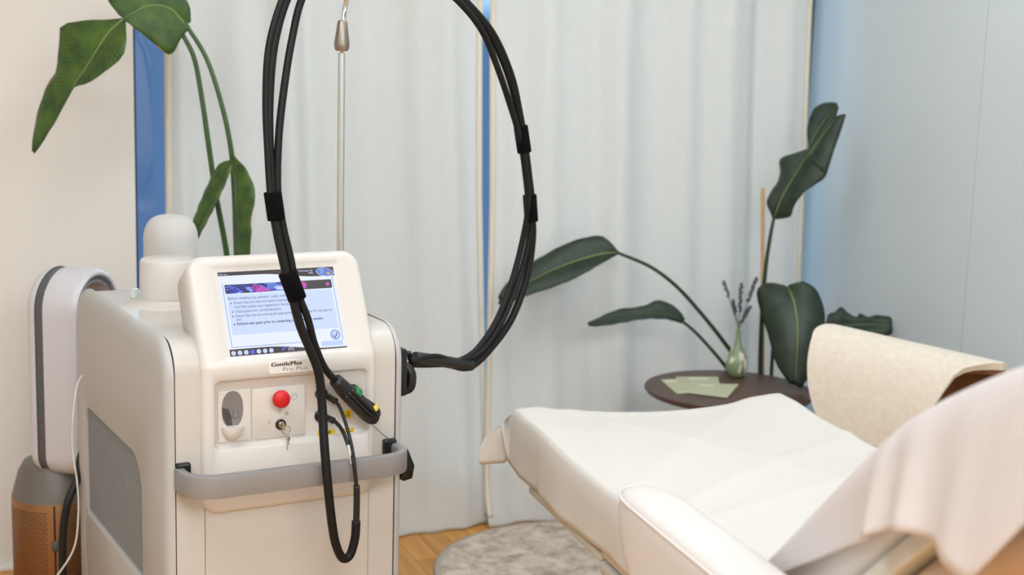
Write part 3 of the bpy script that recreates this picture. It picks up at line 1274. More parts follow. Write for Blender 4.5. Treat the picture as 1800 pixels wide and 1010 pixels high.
def ring_xz(cx, cz, r, w, n=24, a0=0.0, a1=2 * math.pi):
    P, Fc = [], []
    for k in range(n + 1):
        a = a0 + (a1 - a0) * k / n
        for q in (r, r - w):
            P.append((cx + q * math.cos(a), cz + q * math.sin(a)))
    for k in range(n):
        Fc.append((2 * k, 2 * k + 2, 2 * k + 3, 2 * k + 1))
    return P, Fc


p = ml(516.5, 696.5, YS)
on_bay('stop_symbol', *ring_xz(p.x, p.z, 0.0072, 0.0006, 8, 0.39, 0.39 + 2 * math.pi), 'print_dark')
V2, F2 = fit_text('STOP', p.x - 0.0045, p.z + 0.0012, width=0.009, height=0.0022)
on_bay('stop_symbol', V2, F2, 'print_dark')
on_bay('stop_symbol', [(p.x - 0.003 + 0.001 * math.cos(k), p.z - 0.0015 + 0.001 * math.sin(k)) for k in range(6)], [(0, 1, 2, 3, 4, 5)], 'print_dark')
kc = ml(493, 745, YS)
for (qx, qy, kind) in ((491.5, 722, 'stby'), (504, 726, 'ready'), (473.5, 742, 'off')):
    p = ml(qx, qy, YS)
    if kind == 'ready':
        dm = 0.0042
        P = [(p.x, p.z + dm), (p.x + dm, p.z), (p.x, p.z - dm), (p.x - dm, p.z)]
        Q = [(p.x, p.z + dm - 0.0009), (p.x + dm - 0.0009, p.z), (p.x, p.z - dm + 0.0009), (p.x - dm + 0.0009, p.z)]
        on_bay('key_symbol', P + Q, [(0, 1, 5, 4), (1, 2, 6, 5), (2, 3, 7, 6), (3, 0, 4, 7)], 'print_dark')
        on_bay('key_symbol', [(p.x - 0.0003, p.z - 0.003), (p.x + 0.0003, p.z - 0.003), (p.x + 0.0003, p.z + 0.003), (p.x - 0.0003, p.z + 0.003)], [(0, 1, 2, 3)], 'print_dark')
    else:
        on_bay('key_symbol', *ring_xz(p.x, p.z, 0.0032, 0.0006, 20, math.radians(120), math.radians(420)), 'print_dark')
        on_bay('key_symbol', [(p.x - 0.0003, p.z + 0.001), (p.x + 0.0003, p.z + 0.001), (p.x + 0.0003, p.z + 0.005), (p.x - 0.0003, p.z + 0.005)], [(0, 1, 2, 3)], 'print_dark')
V, F = lathe([(0.0105, YS + 0.001), (0.0105, YS - 0.003), (0.0085, YS - 0.004), (0.0005, YS - 0.004)], 28, (kc.x, 0, kc.z), 'y')
ks = build('key_switch', V, F, 'black_plastic', mach, angle=40)
V, F = lathe([(0.0065, YS - 0.002), (0.0065, YS - 0.008), (0.0055, YS - 0.009), (0.0005, YS - 0.009)], 24, (kc.x, 0, kc.z), 'y')
build('key_barrel', V, F, 'key_metal', ks, angle=40)
# key in the lock with ring and spare key hanging
key = thing('key_bunch', 'pair of small metal keys on a ring hanging from the key switch', 'keys', mw(kc.x, YS - 0.009, kc.z), MA)
V, F = box(-0.0012, 0.0012, -0.014, 0.0, -0.0055, 0.0055, 0.0008)
build('key', V, F, 'key_metal', key, smooth=False)
rp_ = [Vector((0.004 + 0.0085 * math.cos(a), -0.011 - 0.002 * math.sin(a), -0.0075 + 0.0085 * math.sin(a))) for a in [2 * math.pi * k / 24 for k in range(25)]]
V, F = tube(rp_, 0.0008, 8, False)
build('key_ring', V, F, 'key_metal', key)
V, F = join(lathe([(0.0062, -0.0008), (0.0062, 0.0008)], 18, (0.0065, -0.012, -0.0235), 'x'), box(0.0057, 0.0073, -0.0135, -0.0105, -0.0475, -0.0285, 0.0005))
build('key', V, F, 'key_metal', key, smooth=False)
V, F = join(lathe([(0.0062, -0.0007), (0.0062, 0.0007)], 18, (0.0095, -0.0115, -0.0225), 'x'), box(0.0088, 0.0102, -0.013, -0.010, -0.0375, -0.0275, 0.0005))
build('key', V, F, 'key_metal', key, smooth=False)

# sockets, big connector and warning stickers on the right of the bay
for (qx, qy) in ((564, 691), (563, 730)):
    p = ml(qx, qy, YB)
    V, F = lathe([(0.0125, YB + 0.001), (0.0125, YB - 0.005), (0.0105, YB - 0.007), (0.009, YB - 0.004), (0.0005, YB - 0.003)], 26, (p.x, 0, p.z), 'y')
    build('socket', V, F, 'black_plastic', mach, angle=40)
p = ml(617, 692, YB)
V, F = lathe([(0.0205, YB + 0.001), (0.0205, YB - 0.004), (0.018, YB - 0.006), (0.0175, YB - 0.003), (0.0005, YB - 0.003)], 30, (p.x, 0, p.z), 'y')
sk = build('fibre_port', V, F, 'black_plastic', mach, angle=40)
V, F = lathe([(0.0165, YB - 0.002), (0.0165, YB - 0.018), (0.0145, YB - 0.020), (0.0145, YB - 0.030), (0.0005, YB - 0.031)], 30, (p.x, 0, p.z), 'y')
build('port_collar', V, F, 'steel', sk, angle=40)
port = p.copy()


def sticker(qx, qy, w, h, kind, tilt=0.0):
    p = ml(qx, qy, YB)
    V, F = box(p.x - w / 2, p.x + w / 2, YB - 0.0008, YB - 0.0001, p.z - h / 2, p.z + h / 2)
    s = build('warning_sticker', V, F, 'sticker_yellow', mach, smooth=False)
    y = YB - 0.0009
    q = []
    if kind == 'tri':
        r = h * 0.42
        P = [(p.x + r * math.cos(math.radians(a)), p.z - h * 0.04 + r * math.sin(math.radians(a))) for a in (90, 210, 330)]
        Q = [(p.x + r * 0.68 * math.cos(math.radians(a)), p.z - h * 0.04 + r * 0.68 * math.sin(math.radians(a))) for a in (90, 210, 330)]
        q.append((P + Q, [(0, 1, 4, 3), (1, 2, 5, 4), (2, 0, 3, 5)]))
        q.append(([(p.x + r * 0.26 * math.cos(k * 0.785) * (1 if k % 2 else 0.5), p.z - h * 0.05 + r * 0.26 * math.sin(k * 0.785) * (1 if k % 2 else 0.5)) for k in range(8)], [tuple(range(8))]))
        q.append(([(p.x - w * 0.25, p.z - h * 0.42), (p.x + w * 0.25, p.z - h * 0.42), (p.x + w * 0.25, p.z - h * 0.36), (p.x - w * 0.25, p.z - h * 0.36)], [(0, 1, 2, 3)]))
    elif kind == 'tri2':
        for ox, kk in ((-w * 0.22, 0), (w * 0.2, 1)):
            if kk == 0:
                r = h * 0.5
                P = [(p.x + ox + r * math.cos(math.radians(a)), p.z - h * 0.12 + r * math.sin(math.radians(a))) for a in (90, 210, 330)]
                Q = [(p.x + ox + r * 0.6 * math.cos(math.radians(a)), p.z - h * 0.12 + r * 0.6 * math.sin(math.radians(a))) for a in (90, 210, 330)]
                q.append((P + Q, [(0, 1, 4, 3), (1, 2, 5, 4), (2, 0, 3, 5)]))
            else:       # burst rays
                for a in (20, 70, 110, 160, 230, 310):
                    c_, s_ = math.cos(math.radians(a)), math.sin(math.radians(a))
                    q.append(([(p.x + ox + s_ * 0.0006, p.z - c_ * 0.0006), (p.x + ox - s_ * 0.0006, p.z + c_ * 0.0006), (p.x + ox + c_ * h * 0.42 - s_ * 0.0006, p.z + s_ * h * 0.42 + c_ * 0.0006), (p.x + ox + c_ * h * 0.42 + s_ * 0.0006, p.z + s_ * h * 0.42 - c_ * 0.0006)], [(0, 1, 2, 3)]))
    else:
        a, b_ = w * 0.44, h * 0.40
        t_ = 0.0007
        P = [(p.x - a, p.z - b_), (p.x + a, p.z - b_), (p.x + a, p.z + b_), (p.x - a, p.z + b_)]
        Q = [(p.x - a + t_, p.z - b_ + t_), (p.x + a - t_, p.z - b_ + t_), (p.x + a - t_, p.z + b_ - t_), (p.x - a + t_, p.z + b_ - t_)]
        q.append((P + Q, [(0, 1, 5, 4), (1, 2, 6, 5), (2, 3, 7, 6), (3, 0, 4, 7)]))
        q.append(([(p.x - a * 0.7, p.z - 0.0015), (p.x + a * 0.75, p.z - 0.0015), (p.x + a * 0.75, p.z), (p.x - a * 0.7, p.z)], [(0, 1, 2, 3)]))
    V2, F2 = [], []
    for a, f in q:
        k0 = len(V2)
        V2 += a
        F2 += [tuple(i + k0 for i in g) for g in f]
    build('print', [(x, y, z_) for x, z_ in V2], F2, 'print_dark', s, smooth=False, fix=False)


sticker(611, 727, 0.0165, 0.0165, 'tri')
sticker(573, 760, 0.036, 0.012, 'tri2')
sticker(610, 757, 0.030, 0.012, 'text')

# front handle ---------------------------------------------------------------
def plan_path(x0, x1, y0, y1, r, seg=10):
    pts = [(x0, y0)]
    for k in range(seg + 1):
        a = math.radians(180 + 90 * k / seg)
        pts.append((x0 + r + r * math.cos(a), y1 + r + r * math.sin(a)))
    for k in range(seg + 1):
        a = math.radians(270 + 90 * k / seg)
        pts.append((x1 - r + r * math.cos(a), y1 + r + r * math.sin(a)))
    pts.append((x1, y0))
    return pts


outp = plan_path(0.001, 0.467, 0.004, -0.092, 0.060)
inp = plan_path(0.021, 0.447, 0.004, -0.072, 0.040)
ZH0, ZH1 = 0.6165, 0.661
loops = []
for (xo, yo), (xi, yi) in zip(outp, inp):
    def mixp(t):
        return (xo + (xi - xo) * t, yo + (yi - yo) * t)
    sec = []
    for t, zf in ((0, 0.14), (0.05, 0.03), (0.25, 0), (0.8, 0), (1.0, 0.1), (1.0, 0.9), (0.8, 1.0), (0.25, 1.0), (0.05, 0.97), (0, 0.86)):
        a, b_ = mixp(t)
        sec.append((a, b_, ZH0 + (ZH1 - ZH0) * zf))
    loops.append(sec)
V, F = loft(loops, True, True)
build('handle', V, F, 'silver_handle', mach, angle=50)
for xa, xb in ((0.004, 0.032), (0.432, 0.4605)):
    V, F = box(xa, xb, -0.012, 0.003, ZH0 - 0.004, ZH1 + 0.008, 0.004)
    build('handle_mount', V, F, 'black_plastic', mach, smooth=False)
# black grip on the right flank below the handle, cable hook above it
V, F = loft([[(0.480, -0.004, 0.575), (0.500, -0.002, 0.578), (0.502, 0.02, 0.578), (0.480, 0.03, 0.572)],
             [(0.480, -0.006, 0.60), (0.504, -0.004, 0.605), (0.504, 0.03, 0.605), (0.480, 0.04, 0.60)],
             [(0.480, -0.004, 0.65), (0.490, -0.002, 0.64), (0.492, 0.03, 0.64), (0.480, 0.04, 0.65)]])
build('side_grip', V, F, 'black_plastic', mach)
V, F = box(0.480, 0.502, 0.03, 0.085, 0.745, 0.845, 0.006)
hk = build('cable_hook', V, F, 'black_plastic', mach, smooth=False)
hkp = [Vector((0.495, 0.055, 0.765)), Vector((0.505, 0.05, 0.755)), Vector((0.514, 0.045, 0.762)), Vector((0.516, 0.045, 0.785)), Vector((0.510, 0.05, 0.800)), Vector((0.50, 0.055, 0.805))]
V, F = tube(catmull(hkp, 5), 0.011, 10, True, 0.9)
build('hook_arm', V, F, 'black_plastic', hk)
V, F = lathe([(0.0005, 0.0), (0.013, 0.0), (0.0135, 0.018), (0.009, 0.028), (0.006, 0.034), (0.0055, 0.046), (0.0005, 0.046)], 20, (0.482, 0.075, 0.825), 'x')
build('plug', V, F, 'black_sleeve', mach, angle=50)
# small dark catch on the far top edge
p = ml(663, 571, 0.30)
V, F = box(0.425, 0.462, 0.30, 0.36, 0.897, 0.915, 0.003)
build('top_catch', V, F, 'fan_dark', mach, smooth=False)

# lanyard from the bay to the handle end
a0, a1 = ml(650, 742, -0.012), ml(693, 779, -0.013)
V, F = tube([a0, a0.lerp(a1, 0.5) + Vector((0, 0, -0.0015)), a1], 0.0007, 6)
build('lanyard', V, F, 'print_dark', mach)

# pole that carries the cables
pb = ml(598, 435, 0.27)
pt = ml(600.5, 93, 0.27)
V, F = tube([Vector((pb.x, 0.27, 0.895)), pb, pt], 0.0078, 16)
pole = build('cable_pole', V, F, 'steel', mach, angle=50)
V, F = tube([pt, ml(601, 86, 0.27)], 0.004, 12)
build('pole_pin', V, F, 'steel', pole)
j0, j1 = ml(600.5, 90, 0.27), ml(602, 36, 0.27)
ax = j1 - j0
prof_j = [(0.0, 0.004), (0.01, 0.0125), (0.1, 0.0158), (0.25, 0.0165), (0.6, 0.0135), (0.95, 0.0105), (1.0, 0.009), (1.0, 0.004)]
fr = frames([j0, j1])[0]
loops = [[j0 + ax * h + fr[1] * (r * math.cos(2 * math.pi * k / 24)) + fr[2] * (r * math.sin(2 * math.pi * k / 24)) for k in range(24)] for h, r in prof_j]
V, F = loft(loops)
build('pole_joint', V, F, 'brushed_steel', pole, angle=50)
r0, r1, r2 = ml(603, 40, 0.27), ml(609, 0, 0.27), ml(642, -118, 0.058)
V, F = tube(catmull([r0, r1, ml(622, -60, 0.20), r2], 6), 0.0055, 12)
build('pole_rod', V, F, 'steel', pole)

# round white pod on the deck, its seam and flare
pc = Vector((0.113, 0.42, 0))
V, F = lathe([(0.098, 0.8995), (0.085, 0.903), (0.068, 0.9065), (0.0605, 0.912), (0.0592, 0.9135), (0.0592, 0.9145), (0.0602, 0.9150), (0.0600, 0.950), (0.0588, 0.992), (0.0565, 0.9965), (0.052, 0.9985), (0.0005, 0.9995)], 56, pc)
build('deck_pod', V, F, 'white_plastic', mach, angle=60)
# printed arrow and line on the deck
V, F = box(0.150, 0.1512, 0.235, 0.275, 0.9, 0.9004)
build('deck_mark', V, F, 'print_grey', mach, smooth=False)

# ------------------------------------------------------------------ things standing on the machine
sp_loc = mw(0.157, 0.552, 0.9012)
prof_s = [(0.0005, 0.0), (0.052, 0.0), (0.0565, 0.004), (0.0585, 0.03), (0.0598, 0.08), (0.0598, 0.115)]
for k in range(1, 13):
    a = math.pi / 2 * k / 12
    prof_s.append((0.0598 * abs(math.cos(a)) ** 0.62 + 0.0004, 0.115 + 0.060 * math.sin(a) ** 0.9))
V, F = lathe(prof_s, 48)
spk = thing('speaker', 'light grey fabric-covered domed speaker on top of the laser machine', 'speaker', sp_loc, MA)
build('fabric_shell', V, F, 'speaker_fabric', spk, angle=60)
V, F = lathe([(0.0005, -0.0005), (0.05, -0.0005), (0.05, 0.003)], 32)
build('speaker_base', V, F, 'fan_dark', spk)
cl = atz(236, 521, 0.902)
V, F = lathe([(0.0005, 0.0), (0.010, 0.0), (0.0105, 0.004), (0.0092, 0.006), (0.009, 0.017), (0.0075, 0.0195), (0.0005, 0.020)], 20)
o = build('clear_cap', V, F, 'clear_plastic', None, angle=50)
o.location = (cl.x, cl.y, 0.9005)
tag(o, 'small clear plastic cap standing beside the round white pod on the machine', 'plastic cap')

# ------------------------------------------------------------------ cables
def cpt(px, py, Y):
    l = ml(px, py, Y)
    return mw(l.x, l.y, l.z)


def cable(name, pts, r, mtl, parent, per=8, n=14, lift=None, rings=46):
    P = catmull([cpt(*q) for q in pts], per)
    fr = frames(P)
    V, UV, F = [], [], []
    s = 0.0
    for i, p in enumerate(P):
        if i:
            s += (P[i] - P[i - 1]).length
        rr_ = r(i / (len(P) - 1)) if callable(r) else r
        t, N, B = fr[i]
        for k in range(n + 1):
            a = 2 * math.pi * k / n
            V.append(p + N * (rr_ * math.cos(a)) + B * (rr_ * math.sin(a)))
            UV.append((k / n * 12, s * 420))
    for i in range(len(P) - 1):
        for k in range(n):
            q = i * (n + 1) + k
            F.append((q, q + 1, q + n + 2, q + n + 1))
    F.append(tuple(range(n))[::-1])
    F.append(tuple((len(P) - 1) * (n + 1) + k for k in range(n)))
    return build(name, V, F, mtl, parent, world_co=True, uv=UV)


cb = thing('cable_bundle', 'bundle of black braided laser cables looping over the pole and across the screen', 'cables', cpt(720, 628, 0.08), MA)
# strand one: hook -> right arc -> over the top -> left arc -> down across the screen -> bottom loop
left_a = [(503, 0, -0.04), (481, 80, -0.05), (473, 170, -0.06), (473, 250, -0.07), (478, 340, -0.08), (486, 400, -0.085), (501, 470, -0.09), (514, 520, -0.092),
          (527, 570, -0.09), (544, 612, -0.088), (560, 655, -0.085), (566, 710, -0.085), (570, 780, -0.102), (576, 850, -0.115), (583, 915, -0.115), (590, 955, -0.11), (602, 980, -0.108), (615, 975, -0.106), (624, 945, -0.105), (626, 915, -0.104)]
right_a = [(722, 628, 0.07), (750, 632, 0.10), (790, 640, 0.14), (826, 644, 0.17), (862, 612, 0.20), (900, 558, 0.22), (926, 485, 0.23), (936, 415, 0.23), (933, 365, 0.22), (928, 300, 0.20), (919, 243, 0.18),
           (909, 185, 0.16), (890, 120, 0.14), (858, 52, 0.12), (815, 2, 0.10)]
cable('cable', right_a + [(760, -48, 0.09), (700, -98, 0.07), (640, -120, 0.05), (580, -95, 0.0), (535, -50, -0.03)] + left_a, 0.0088, 'braided_black', cb)
left_b = [(530, 0, -0.03), (513, 70, -0.04), (500, 150, -0.055), (490, 240, -0.07), (488, 335, -0.08), (498, 400, -0.083), (511, 455, -0.088), (522, 510, -0.09), (541, 560, -0.09), (553, 605, -0.078), (572, 648, -0.062), (600, 680, -0.05)]
right_b = [(722, 640, 0.07), (760, 640, 0.11), (800, 636, 0.15), (836, 616, 0.18), (872, 565, 0.20), (898, 500, 0.215), (917, 430, 0.22), (928, 365, 0.21), (923, 300, 0.19), (914, 243, 0.17),
           (897, 185, 0.15), (875, 120, 0.13), (848, 55, 0.11), (808, 4, 0.09)]
cable('cable', right_b + [(755, -40, 0.08), (700, -85, 0.06), (645, -105, 0.04), (598, -85, 0.0), (560, -45, -0.02)] + left_b, 0.0072, 'braided_black', cb)
right_c = [(722, 634, 0.055), (765, 626, 0.10), (805, 634, 0.15), (845, 618, 0.18), (884, 562, 0.20), (912, 490, 0.22), (930, 420, 0.225), (936, 365, 0.22), (930, 300, 0.20), (922, 243, 0.18),
           (913, 190, 0.16), (899, 130, 0.14), (868, 60, 0.12), (822, 4, 0.10)]
cable('cable', right_c + [(765, -50, 0.09), (705, -102, 0.07), (640, -128, 0.05), (575, -100, 0.0), (525, -55, -0.03), (494, 4, -0.045), (472, 85, -0.055), (467, 175, -0.065), (470, 260, -0.075), (475, 340, -0.085), (481, 362, -0.085)], 0.0064, 'braided_black', cb)
# heat-shrink sleeve gathering the strands at the hook
cable('cable_sleeve', [(730, 628, 0.075), (770, 633, 0.115), (808, 639, 0.155), (828, 642, 0.172)], 0.0125, 'black_sleeve', cb)


def strap(x0, y0, x1, y1, Y, r):
    a, b_ = cpt(x0, y0, Y), cpt(x1, y1, Y)
    P = [a, a.lerp(b_, 0.02), a.lerp(b_, 0.5), a.lerp(b_, 0.98), b_]
    V, F = tube(P, lambda t: r * (0.93 if t in (0.0, 1.0) else 1.0), 20, True, 0.9)
    build('velcro_strap', V, F, 'black_velcro', cb, world_co=True, angle=50)


strap(479, 337, 486, 386, -0.083, 0.0168)
strap(505, 478, 523, 526, -0.091, 0.0178)
strap(915, 221, 922, 268, 0.175, 0.0160)
strap(931, 342, 934, 389, 0.215, 0.0158)

# thick folded cable end that plugs into the round port
cable('fibre_end', [(590, 668, -0.058), (604, 683, -0.05), (622, 700, -0.047), (640, 719, -0.046), (651, 731, -0.045), (659, 734, -0.042)], lambda t: 0.0135 + 0.0045 * math.sin(math.pi * min(1, t * 1.02)) if t < 0.93 else 0.0135, 'black_sleeve', cb)
for k, (dx, dy) in enumerate(((0, 0), (5, -5), (-5, 5))):
    cable('fibre_loop', [(612 + dx, 690 + dy, -0.062), (634 + dx, 711 + dy, -0.064), (650 + dx, 727 + dy, -0.062), (662 + dx * 0.5, 733 + dy * 0.6, -0.052), (664, 722 + dy * 0.6, -0.042), (648, 706, -0.036), (628, 695, -0.030)], 0.0042, 'black_plastic', cb, n=10)
cable('green_band', [(620, 689, -0.050), (627, 695, -0.049)], 0.0158, 'cable_green', cb)
cable('yellow_label', [(654, 716, -0.044), (657, 721, -0.044)], 0.0115, 'cable_label', cb)
# the two thin leads from the black sockets down to the grey sleeve
cable('thin_lead', [(572, 692, -0.006), (588, 703, -0.03), (600, 722, -0.055), (613, 762, -0.085), (621, 800, -0.103), (626, 845, -0.107), (627, 870, -0.105)], 0.0036, 'rubber_black', cb, n=10)
cable('thin_lead', [(572, 732, -0.006), (588, 740, -0.03), (602, 757, -0.06), (613, 785, -0.09), (622, 815, -0.106), (626, 850, -0.105), (627, 875, -0.104)], 0.0040, 'black_sleeve', cb, n=10)
cable('lead_plug', [(577, 697, -0.008), (590, 705, -0.032)], 0.0065, 'black_plastic', cb, n=14)
cable('lead_plug', [(573, 733, -0.006), (586, 739, -0.027)], 0.0065, 'black_plastic', cb, n=14)
cable('lead_sleeve', [(627, 853, -0.1055), (627, 885, -0.1045), (626, 921, -0.1045)], 0.0064, 'black_sleeve', cb, n=14)
p = cpt(617, 800, -0.100)
cable('cable_tag', [(612, 782, -0.098), (616, 800, -0.100), (619, 815, -0.103)], 0.0030, 'clear_plastic', cb, n=8)

# ------------------------------------------------------------------ bladeless fan / air purifier
FC = at(101, 880, 3.46)
FC.z = 0
fan = thing('air_purifier', 'tall white bladeless air purifier fan with bronze perforated base', 'air purifier', FC, 0.0)
BR = 0.110
zr = at(97, 887, 3.355).z          # height of the bronze rim
V, F = lathe([(0.0005, 0.0), (BR * 0.97, 0.0), (BR, 0.006), (BR, zr - 0.002), (BR - 0.001, zr), (0.0005, zr)], 64)
build('base_cylinder', V, F, 'bronze', fan, angle=40)
V, F = lathe([(BR - 0.0005, zr - 0.001), (BR - 0.002, zr + 0.004), (BR * 0.84, zr + 0.062), (BR * 0.72, zr + 0.085), (0.0005, zr + 0.092)], 64)
build('base_collar', V, F, 'fan_cone', fan, angle=40)
# perforation: small holes in staggered rows, with the plain strips left free
hv, hf = [], []
dz, da = 0.0066, 0.0072 / BR
row = 0
z = zr - 0.022
while z > 0.02:
    a = -math.pi + (0.5 * da if row % 2 else 0)
    while a < math.pi:
        d = abs((a - math.radians(-76) + math.pi) % (2 * math.pi) - math.pi)
        if d > math.radians(9):
            k0 = len(hv)
            for q in range(6):
                t = q * math.pi / 3
                aa = a + 0.0021 * math.cos(t) / BR
                hv.append(((BR + 0.0003) * math.cos(aa), (BR + 0.0003) * math.sin(aa), z + 0.0021 * math.sin(t)))
            hf.append(tuple(range(k0, k0 + 6)))
        a += da
    z -= dz
    row += 1
o = build('perforation', hv, hf, 'hole_dark', fan, smooth=False)
o['kind'] = 'stuff'
aa = math.radians(-76)
V, F = [], []
bv = []
for zz in (0.0, zr - 0.003):
    for d in (-0.0022, 0.0022):
        bv.append(((BR + 0.0005) * math.cos(aa + d / BR), (BR + 0.0005) * math.sin(aa + d / BR), zz))
build('seam_strip', bv, [(0, 1, 3, 2)], 'hole_dark', fan, smooth=False)
pc_ = Vector((BR * math.cos(aa), BR * math.sin(aa), zr - 0.105))
V, F = box(-0.009, 0.009, -0.005, 0.004, -0.013, 0.013, 0.004)
V = [Matrix.Rotation(aa + math.pi / 2, 3, 'Z') @ v + pc_ for v in V]
build('release_catch', V, F, 'fan_dark', fan, smooth=True)
# the tall loop: a stadium-shaped ring extruded along its axis
AXD = Vector((0.955, -0.297, 0)).normalized()      # the mouth faces right and a little to the camera
SIDE = Vector((0.297, 0.955, 0)).normalized()
zb_, zt_ = zr + 0.070, at(100, 467, 3.46).z
HW = 0.098


def stadium(hw, z0, z1, c_ax, n=18):
    """closed loop; centre line at c_ax along the axis"""
    pts = []
    for k in range(n + 1):
        a = math.pi * k / n
        pts.append((hw * math.cos(a), z1 - hw + hw * math.sin(a)))
    rb = hw * 0.55
    for k in range(n // 2 + 1):
        a = math.pi + math.pi / 2 * k / (n // 2)
        pts.append((-hw + rb + rb * math.cos(a), z0 + rb + rb * math.sin(a)))
    for k in range(n // 2 + 1):
        a = 1.5 * math.pi + math.pi / 2 * k / (n // 2)
        pts.append((hw - rb + rb * math.cos(a), z0 + rb + rb * math.sin(a)))
    return [tuple(SIDE * s + AXD * (c_ax + 0.052) + Vector((0, 0, z_))) for s, z_ in pts]


def fan_ring(name, secs, mtl):
    """secs: (inset, axis position) pairs"""
    V, F = loft([stadium(HW - i, zb_ + i, zt_ - i, c) for i, c in secs], False, False)
    return build(name, V, F, mtl, fan, angle=50)


fan_ring('loop_back', [(0.040, -0.060), (0.024, -0.066), (0.012, -0.063), (0.004, -0.055), (0.0, -0.043), (0.0, -0.035)], 'fan_white')
fan_ring('loop_stripe', [(0.0, -0.035), (0.003, -0.0345), (0.003, -0.0125), (0.0, -0.012)], 'fan_dark')
fan_ring('loop_front', [(0.0, -0.012), (0.0, 0.064), (0.003, 0.073), (0.009, 0.078), (0.014, 0.077)], 'fan_white')
fan_ring('loop_lip', [(0.014, 0.077), (0.019, 0.073), (0.022, 0.066), (0.026, 0.072), (0.030, 0.072)], 'fan_grey')
fan_ring('loop_inside', [(0.030, 0.072), (0.034, 0.064), (0.040, -0.060)], 'fan_inner')

# black hose and thin white cord between the purifier and the machine
P = [at(143, 800, 3.27), at(136, 840, 3.22), at(120, 880, 3.19), at(111, 930, 3.19), at(110, 990, 3.19), at(112, 1060, 3.19)]
P = [Vector((p.x, p.y, p.z)) for p in P] + [Vector((at(114, 1060, 3.19).x, 3.19, 0.03)), Vector((at(114, 1060, 3.19).x + 0.08, 3.23, 0.012))]
P = [at(160, 770, 3.30)] + P
V, F = tube(catmull(P, 8), 0.0095, 14)
o = build('black_hose', V, F, 'rubber_black', None)
place(o, P[-1] - Vector((0, 0, 0.0095)))
tag(o, 'thick black hose hanging down in front of the bronze fan base', 'hose')
P = [at(150, 655, 3.20), at(142, 664, 3.17), at(134, 685, 3.15), at(128, 740, 3.13), at(128, 790, 3.12), at(136, 850, 3.11), at(138, 900, 3.11), at(131, 960, 3.11), at(105, 1005, 3.11), at(70, 1045, 3.11)]
q = at(40, 1065, 3.11)
P += [Vector((q.x, q.y, 0.15)), Vector((q.x - 0.03, q.y + 0.05, 0.004))]
V, F = tube(catmull(P, 8), 0.0023, 8)
o = build('white_cord', V, F, 'white_cord', None)
place(o, P[-1] - Vector((0, 0, 0.0023)))
tag(o, 'thin white power cord hanging beside the silver side panel of the machine', 'cord')


# ------------------------------------------------------------------ plants
def leaf_patch(mid, left, right, rows=22, cols=5, bulge=0.006, fold=0.0):
    """three matching edge lines (world points) -> grid with UV across/along"""
    M_ = resample(catmull(mid, 8), rows)
    L_ = resample(catmull(left, 8), rows)
    R_ = resample(catmull(right, 8), rows)
    V, UV, F = [], [], []
    for i in range(rows):
        nrm = (R_[i] - L_[i])
        tan = M_[min(rows - 1, i + 1)] - M_[max(0, i - 1)]
        nn = nrm.cross(tan)
        if nn.length > 1e-9:
            nn.normalize()
        if nn.y > 0:
            nn = -nn
        for k in range(-cols, cols + 1):
            t = abs(k) / cols
            e = L_[i] if k < 0 else R_[i]
            p = M_[i].lerp(e, t) + nn * (bulge * math.sin(math.pi * t) + 0.0012 * t * math.sin(i * 1.9 + k))
            V.append(p)
            UV.append((0.5 + 0.5 * k / cols, i / (rows - 1)))
    n = 2 * cols + 1
    for i in range(rows - 1):
        for k in range(2 * cols):
            q = i * n + k
            F.append((q, q + 1, q + n + 1, q + n))
    return V, F, UV, M_


def leaf(parent, patches, mtl, rib_mtl, rib_r=0.0035, bulge=0.006):
    V, F, UV, ribs = [], [], [], []
    for (mid, left, right) in patches:
        v, f, uv, m_ = leaf_patch([at(*q) for q in mid], [at(*q) for q in left], [at(*q) for q in right], bulge=bulge)
        k = len(V)
        V += v
        UV += uv
        F += [tuple(i + k for i in g) for g in f]
        ribs.append(m_)
    o = build('leaf', V, F, mtl, parent, world_co=True, uv=UV, fix=False)
    s = o.modifiers.new('thickness', 'SOLIDIFY')
    s.thickness = 0.0012
    s.offset = 0
    for m_ in ribs:
        if rib_r:
            v, f = tube(m_, lambda t: rib_r * (1 - 0.75 * t), 8)
            build('midrib', v, f, rib_mtl, o, world_co=True)
    return o


def stem(parent, pts, r0, r1, mtl, base=None):
    P = [at(*q) for q in pts]
    if base is not None:
        P = [Vector(base)] + P
    V, F = tube(catmull(P, 8), lambda t: r0 + (r1 - r0) * t, 10)
    return build('stem', V, F, mtl, parent, world_co=True)


def pot(parent, r, h, mtl):
    V, F = lathe([(0.0005, 0.0), (r * 0.74, 0.0), (r * 0.78, 0.01), (r * 0.96, h * 0.85), (r, h), (r * 0.93, h), (r * 0.90, h - 0.03), (0.0005, h - 0.03)], 40)
    build('pot', V, F, mtl, parent, angle=40)
    V, F = lathe([(0.0005, h - 0.024), (r * 0.5, h - 0.02), (r * 0.90, h - 0.029)], 30)
    build('soil', V, F, 'soil', parent)


# left plant, behind the machine
b_ = at(412, 600, 3.72)
LP = Vector((b_.x, b_.y, 0))
lpl = thing('potted_plant', 'tall bird of paradise plant with torn browning leaves behind the laser machine', 'plant', LP, 0.0)
pot(lpl, 0.13, 0.30, 'pot_clay')
gb = LP + Vector((0, 0, 0.27))
stem(lpl, [(420, 620, 3.70), (399, 450, 3.66), (380, 345, 3.64), (366, 250, 3.62), (356, 180, 3.62), (342, 105, 3.62), (322, 62, 3.62), (312, 40, 3.62)], 0.0085, 0.0055, 'stem_green', gb)
stem(lpl, [(424, 620, 3.68), (416, 450, 3.64), (412, 340, 3.62), (406, 262, 3.60), (390, 185, 3.59), (364, 105, 3.60), (334, 54, 3.62), (322, 36, 3.62)], 0.0085, 0.0050, 'stem_green', gb + Vector((0.02, -0.02, 0)))
